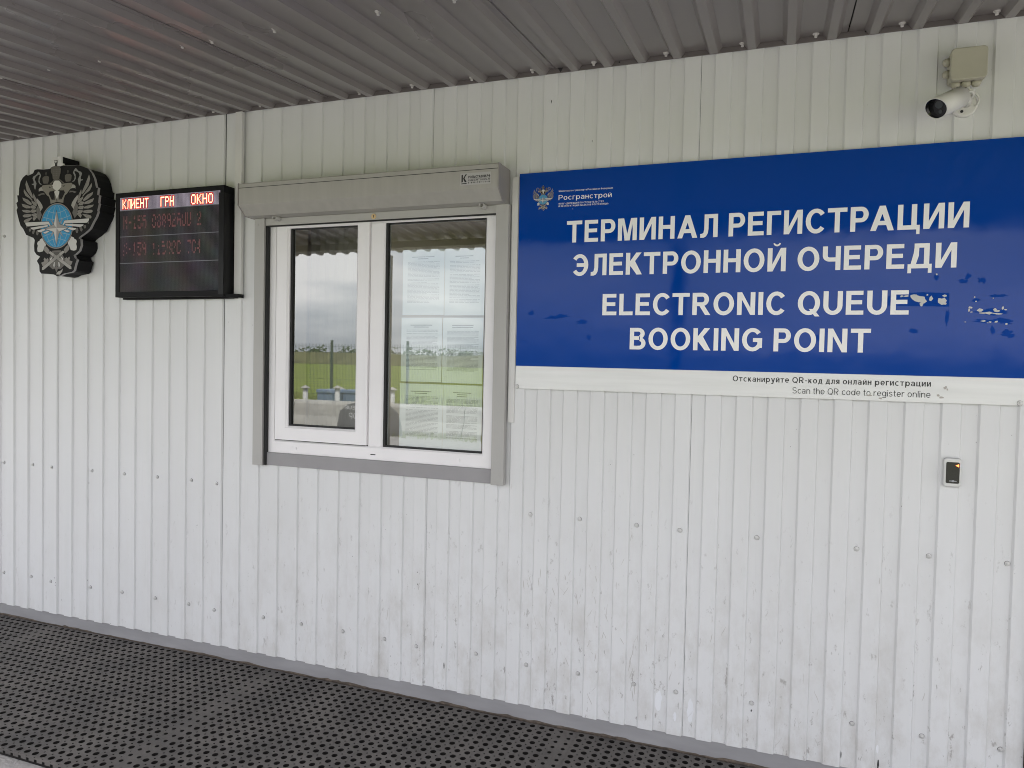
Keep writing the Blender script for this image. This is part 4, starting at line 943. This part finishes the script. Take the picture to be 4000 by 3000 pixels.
# sun shield: open half shell longer at the top
upv = Vector((0, 0, 1)); sd_ = ax.cross(upv).normalized(); u2 = sd_.cross(ax).normalized()
mb = MB(); n = 36; v = []
for rad in (.0352, .0326):
    for st in (0, 1):
        for k_ in range(n):
            t = 2 * math.pi * k_ / n; q = sd_ * math.cos(t) * rad + u2 * math.sin(t) * rad
            top_ = .5 + .5 * math.sin(t)
            v.append((A + ax * .008 if st == 0 else B + ax * (.004 + .020 * top_ ** 1.3)) + q)
f = [(k_, (k_ + 1) % n, n + (k_ + 1) % n, n + k_) for k_ in range(n)] + [(2 * n + k_, 3 * n + k_, 3 * n + (k_ + 1) % n, 2 * n + (k_ + 1) % n) for k_ in range(n)] + [(n + k_, n + (k_ + 1) % n, 3 * n + (k_ + 1) % n, 3 * n + k_) for k_ in range(n)] + [(k_, 2 * n + k_, 2 * n + (k_ + 1) % n, (k_ + 1) % n) for k_ in range(n)]
mb.add(v, f, 0, True); mb.mi = [1 if n <= i < 2 * n else 0 for i in range(len(f))]; shd = mb.build('sun_shield', [M['cam_white'], M['cam_glass']], cc)
mb = MB(); mb.tube([B - ax * .0175, B - ax * .010], .0325, 28); mb.build('front_glass', M['cam_glass'], cc)
mb = MB(); Cn = B - ax * .0095
for o_, r_ in ((u2 * .007, .0125), (u2 * -.016, .006)): mb.tube([Cn + o_, Cn + o_ + ax * .0008], r_, 20)
mb.build('lens', pbr('dark_lens', (.05, .055, .06), .08), cc)
# maker's mark on the barrel
mb = MB(); k_ = 0
for i in range(5):
    for (a, b, c, d) in (((0, 0, .9, 1),) if i % 2 else ((0, 0, .3, 1), (.3, .35, .9, .65))):
        t0 = .034 + .0055 * i
        def S(u, v_):
            th = R(48) - (v_ - .5) * .16
            # on the side of the shield facing the viewer
            q = (-sd_ if sd_.dot(Vector((0, -1, 0))) < 0 else sd_) * math.cos(th) + u2 * math.sin(th)
            return A + ax * (.052 - t0 * .9 + u * .0045) + q * .0349
        mb.add([S(a, b), S(c, b), S(c, d), S(a, d)], [(0, 1, 2, 3)])
mb.build('maker_mark', pbr('grey_mark', (.12, .11, .10), .6), shd)
mb = MB(); mb.tube([(4.338, -.034, 2.530), (4.343, -.034, 2.521), (4.352, -.030, 2.514), (4.366, -.024, 2.506), (4.3755, -.020, 2.494), (4.377, -.017, 2.482), (4.372, -.016, 2.470), (4.3655, -.017, 2.465)], .0032, 10); mb.tube([(4.316, -.07, 2.488), (4.33, -.082, 2.496), (4.343, -.078, 2.497), (4.349, -.066, 2.490), (4.346, -.05, 2.480), (4.338, -.03, 2.472)], .0042, 10)
tag(mb.build('cable', M['cam_white'], None), 'thin white cable looping from the junction box to the camera', 'cable')

# ---- card reader
rd = empty('card_reader', (4.342, 0, 1.157), 'silver framed black card reader with a red arrow light', 'card reader')
mb = MB(); mb.prism(rrect(4.3155, 4.3695, 1.157, 1.2585, .009), 'y', -.0205, -.0005); mb.build('housing', M['silver'], rd, .004, 3)
mb = MB(); mb.prism(rrect(4.3225, 4.3635, 1.1705, 1.2445, .005), 'y', -.0225, -.0195); blk = mb.build('reader_face', pbr('glossy_black_plastic', (.008, .007, .008), .2), rd, .0008)
mb = MB(); mb.prism([(4.3505, 1.2335), (4.3605, 1.2285), (4.3605, 1.2385)], 'y', -.0232, -.0226); mb.build('indicator_light', pbr('red_indicator', (.5, .05, .02), .4, emit=(1, .14, .03), estr=2.2), blk)
mb = MB(); mb.box(4.333, 4.3415, -.0230, -.0226, 1.1775, 1.1805); mb.box(4.3465, 4.355, -.0230, -.0226, 1.1775, 1.1805); mb.tube([(4.344, -.0226, 1.179), (4.344, -.0231, 1.179)], .0036, 14); mb.build('maker_mark', pbr('pale_mark', (.35, .36, .38), .5), blk)

# ================================================================== rubber ring mats on the walk
P_ = .0425; MT = .0215
def mat_mesh():
    """one 1.5 x 0.98 m rubber mat: round holes on a square grid, small diamond holes between, thinner joint strip with smaller holes at one end"""
    nx, ny = 35, 23; v, f = [], []; n = 12
    def cell(cx, cy, hx, hy, r, ch):
        b = len(v)
        o = [(hx, -hy + ch), (hx, hy - ch), (hx - ch, hy), (-hx + ch, hy), (-hx, hy - ch), (-hx, -hy + ch), (-hx + ch, -hy), (hx - ch, -hy)]
        # outer ring resampled to n points: edge middles and corners
        out = [(hx, 0), (hx, hy - ch), (hx - ch, hy), (0, hy), (-hx + ch, hy), (-hx, hy - ch), (-hx, 0), (-hx, -hy + ch), (-hx + ch, -hy), (0, -hy), (hx - ch, -hy), (hx, -hy + ch)]
        inn = [(r * math.cos(2 * math.pi * k / n), r * math.sin(2 * math.pi * k / n)) for k in range(n)]
        rim = [(x * 1.22, y * 1.22) for x, y in inn]
        for x, y in out: v.append((cx + x, cy + y, MT - .0012))
        for x, y in rim: v.append((cx + x, cy + y, MT))
        for x, y in inn: v.append((cx + x, cy + y, MT - .0004))
        for x, y in inn: v.append((cx + x, cy + y, .003))
        for k in range(n):
            k2 = (k + 1) % n
            for l in range(3): f.append((b + l * n + k, b + l * n + k2, b + (l + 1) * n + k2, b + (l + 1) * n + k))
    for i in range(nx):
        for j in range(ny):
            cx = P_ * (i + .5); cy = -P_ * (j + .5)
            small = i >= nx - 2
            cell(cx, cy, P_ / 2, P_ / 2, .0085 if small else .0120, .0 if small else .0045)
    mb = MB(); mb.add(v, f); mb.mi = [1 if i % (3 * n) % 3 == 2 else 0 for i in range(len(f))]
    X1, Y1 = nx * P_, -ny * P_
    # rim walls
    for x0, y0, x1, y1 in ((0, 0, X1, 0), (X1, 0, X1, Y1), (X1, Y1, 0, Y1), (0, Y1, 0, 0)):
        m_ = int(max(abs(x1 - x0), abs(y1 - y0)) / P_ + .5)
        for i in range(m_):
            a, b = i / m_, (i + 1) / m_
            for q0, q1, top in ((a, a + (b - a) * .68, MT - .0012), (a + (b - a) * .68, b, MT - .0012)):
                lo = 0.001 if q0 == a else .013
                mb.add([(x0 + (x1 - x0) * q0, y0 + (y1 - y0) * q0, lo), (x0 + (x1 - x0) * q1, y0 + (y1 - y0) * q1, lo), (x0 + (x1 - x0) * q1, y0 + (y1 - y0) * q1, top), (x0 + (x1 - x0) * q0, y0 + (y1 - y0) * q0, top)], [(0, 1, 2, 3)])
    return mb
proto = None
W_M = 35 * P_
MATS = [(3.0255 - 2 * W_M, 'black perforated rubber mat lying below the emblem and the display board'), (3.0255 - W_M, 'black perforated rubber mat lying below the window, between two joint strips'), (3.0255, 'black perforated rubber mat below the sign, rightmost of the row in view'), (3.0255 - 3 * W_M, 'black perforated rubber mat cut off by the left edge of the picture')]
for i, (x, lab) in enumerate(MATS):
    if proto is None:
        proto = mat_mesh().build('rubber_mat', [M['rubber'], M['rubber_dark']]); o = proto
    else:
        o = proto.copy(); col.objects.link(o)
    o.location = (x, -.0055 if i % 2 else -.004, .0)
    o.rotation_euler = (0, 0, R((.12, -.1, .05, 0, 0)[i]))
    tag(o, lab, 'mat', 'rubber mats along the wall')
# near-black sheet under the mats: shade in their holes put into its colour
mb = MB(); mb.add([(-3, -.99, .0035), (6, -.99, .0035), (6, .0, .0035), (-3, .0, .0035)], [(0, 1, 2, 3)])
tag(mb.build('walkway', pbr('shade_dark_floor', (.018, .016, .014), .95, var=.3, scale=(8, 8, 8))), kind='structure')

# ================================================================== across the yard (seen in the window and the glossy sign)
# fence of welded mesh
fx0, fy, fh = -26.0, -15.0, 1.98
def fence_panel():
    mb = MB()
    for i in range(51): x = .05 * i; mb.box(x - .0025, x + .0025, -.0025, .0025, .06, fh)
    for z in (.10, .5, .95, 1.4, 1.72, 1.9): mb.box(0, 2.5, -.006, -.0026, z - .003, z + .003); 
    return mb
fence = empty('mesh_fence', (fx0, fy, 0), 'green welded mesh fence between the yard and the meadow', 'fence')
pm = pp = None
for i in range(15):
    if pm is None:
        mb = fence_panel(); pm = mb.build('mesh_panel', M['fence']); pm.parent = fence; o = pm
        mb = MB(); mb.box(-.03, .03, -.03, .03, 0, 2.08); pp = mb.build('fence_post', M['fence']); pp.parent = fence; p = pp
    else:
        o = pm.copy(); col.objects.link(o); p = pp.copy(); col.objects.link(p)
    o.location = (2.5 * i + .02, 0, 0); p.location = (2.5 * i + .05, .0, 0)
# low concrete barriers
bar0 = None
prof = [(-.28, 0), (.28, 0), (.28, .10), (.17, .30), (.14, .56), (.10, .615), (.0, .635), (-.10, .615), (-.14, .56), (-.17, .30), (-.28, .10)]
for x0, lab in ((-7.2, 'pale concrete barrier nearest the blue bins'), (-5.15, 'pale concrete barrier behind the dark domed board'), (-3.1, 'pale concrete barrier right of the dark domed board'), (-1.05, 'pale concrete barrier farthest to the right in the yard')):
    if bar0 is None:
        mb = MB(); mb.prism([(y, z) for y, z in prof], 'x', -1.02, 1.02); bar0 = mb.build('concrete_barrier', M['conc'], None, .01); o = bar0
    else:
        o = bar0.copy(); col.objects.link(o)
    o.location = (x0, -10.4, 0); tag(o, lab, 'barrier', 'concrete barriers across the yard')
hump = empty('domed_board', (-4.1, -9.9, 0), 'dark grey domed board with pale hand lettering', 'board')
pts = [(-4.87, 0), (-3.33, 0), (-3.35, .22), (-3.42, .46), (-3.6, .60), (-3.9, .665), (-4.3, .665), (-4.6, .60), (-4.78, .46), (-4.84, .22)]
mb = MB(); mb.prism(pts, 'y', -9.99, -9.93); mb.build('panel', M['hump'], hump, .01)
lettering('pale_lettering', 'ON QUEUE', -4.66, -3.95, .50, .075, M['sign_white'], hump, .0, .16, .2, True, -9.925)
lettering('pale_lettering', 'АТОР', -4.56, -4.10, .30, .13, M['sign_white'], hump, .0, .13, .2, True, -9.925)
# bollards with conical caps
bo = None
for x, y, z, lab in ((-6.43, -11.0, .92, 'white bollard left of the blue bins'), (-5.90, -11.5, .92, 'white bollard right of the blue bins, nearest the barrier'), (-6.46, -12.5, .84, 'white bollard in the middle of three'), (-7.01, -13.5, .74, 'white bollard farthest back of three'), (-4.15, -11.0, .95, 'white bollard behind the dark domed board')):
    if bo is None:
        bo = empty('bollard', (0, 0, 0)); mb = MB(); mb.tube([(0, 0, 0), (0, 0, .86)], .06, 14); bo_p = mb.build('post', M['white_trim'], bo)
        mb = MB(); mb.tube([(0, 0, .8605), (0, 0, .87), (0, 0, .93)], [.115, .115, .012], 14); bo_c = mb.build('cap', M['conc'], bo); o = bo
    else:
        o = bo.copy(); col.objects.link(o)
        for ch in (bo_p, bo_c):
            c2 = ch.copy(); col.objects.link(c2); c2.parent = o
    o.location = (x, y, 0); o.scale = (1, 1, z / .93); tag(o, lab, 'bollard', 'white bollards in the grass')
bn = None
for x, y, lab in ((-6.35, -11.9, 'faded blue bin nearest the left bollard'), (-5.75, -12.1, 'faded blue bin next to the bollard trio')):
    if bn is None:
        bn = empty('bin', (0, 0, 0)); mb = MB()
        mb.prism([(-.20, 0), (.20, 0), (.25, .62), (-.25, .62)], 'y', -.22, .22); bn_b = mb.build('body', M['blue_plastic'], bn, .02)
        mb = MB(); mb.prism([(-.27, .622), (.27, .622), (.24, .70), (-.24, .70)], 'y', -.25, .25); bn_l = mb.build('lid', M['blue_plastic'], bn, .02)
        o = bn
    else:
        o = bn.copy(); col.objects.link(o)
        for ch in (bn_b, bn_l):
            c2 = ch.copy(); col.objects.link(c2); c2.parent = o
    o.location = (x, y, 0); o.rotation_euler = (0, 0, .2); o.scale = (1, 1, 1.15); tag(o, lab, 'bin', 'blue bins in the grass')
# tufts of grass along the barriers and through the meadow edge
mb = MB(); rnd = random.Random(17)
for i in range(2600):
    if i < 900: x, y = rnd.uniform(-8.5, 0), rnd.uniform(-10.0, -9.6) if rnd.random() < .5 else rnd.uniform(-10.11, -10.02)
    else: x, y = rnd.uniform(-18, 4), rnd.uniform(-22, -11)
    h_ = rnd.uniform(.05, .16) if i < 900 else rnd.uniform(.15, .42)
    a = rnd.uniform(0, 6.283); wd = .012 if i < 900 else .03; lx, ly = rnd.uniform(-.4, .4) * h_, rnd.uniform(-.4, .4) * h_
    c, s = math.cos(a) * wd, math.sin(a) * wd
    mb.add([(x - c, y - s, 0), (x + c, y + s, 0), (x + lx, y + ly, h_)], [(0, 1, 2)])
tag(mb.build('grass_tufts', M['grass_blade']), 'rough grass tufts along the barriers and meadow edge', 'grass', kind='stuff')
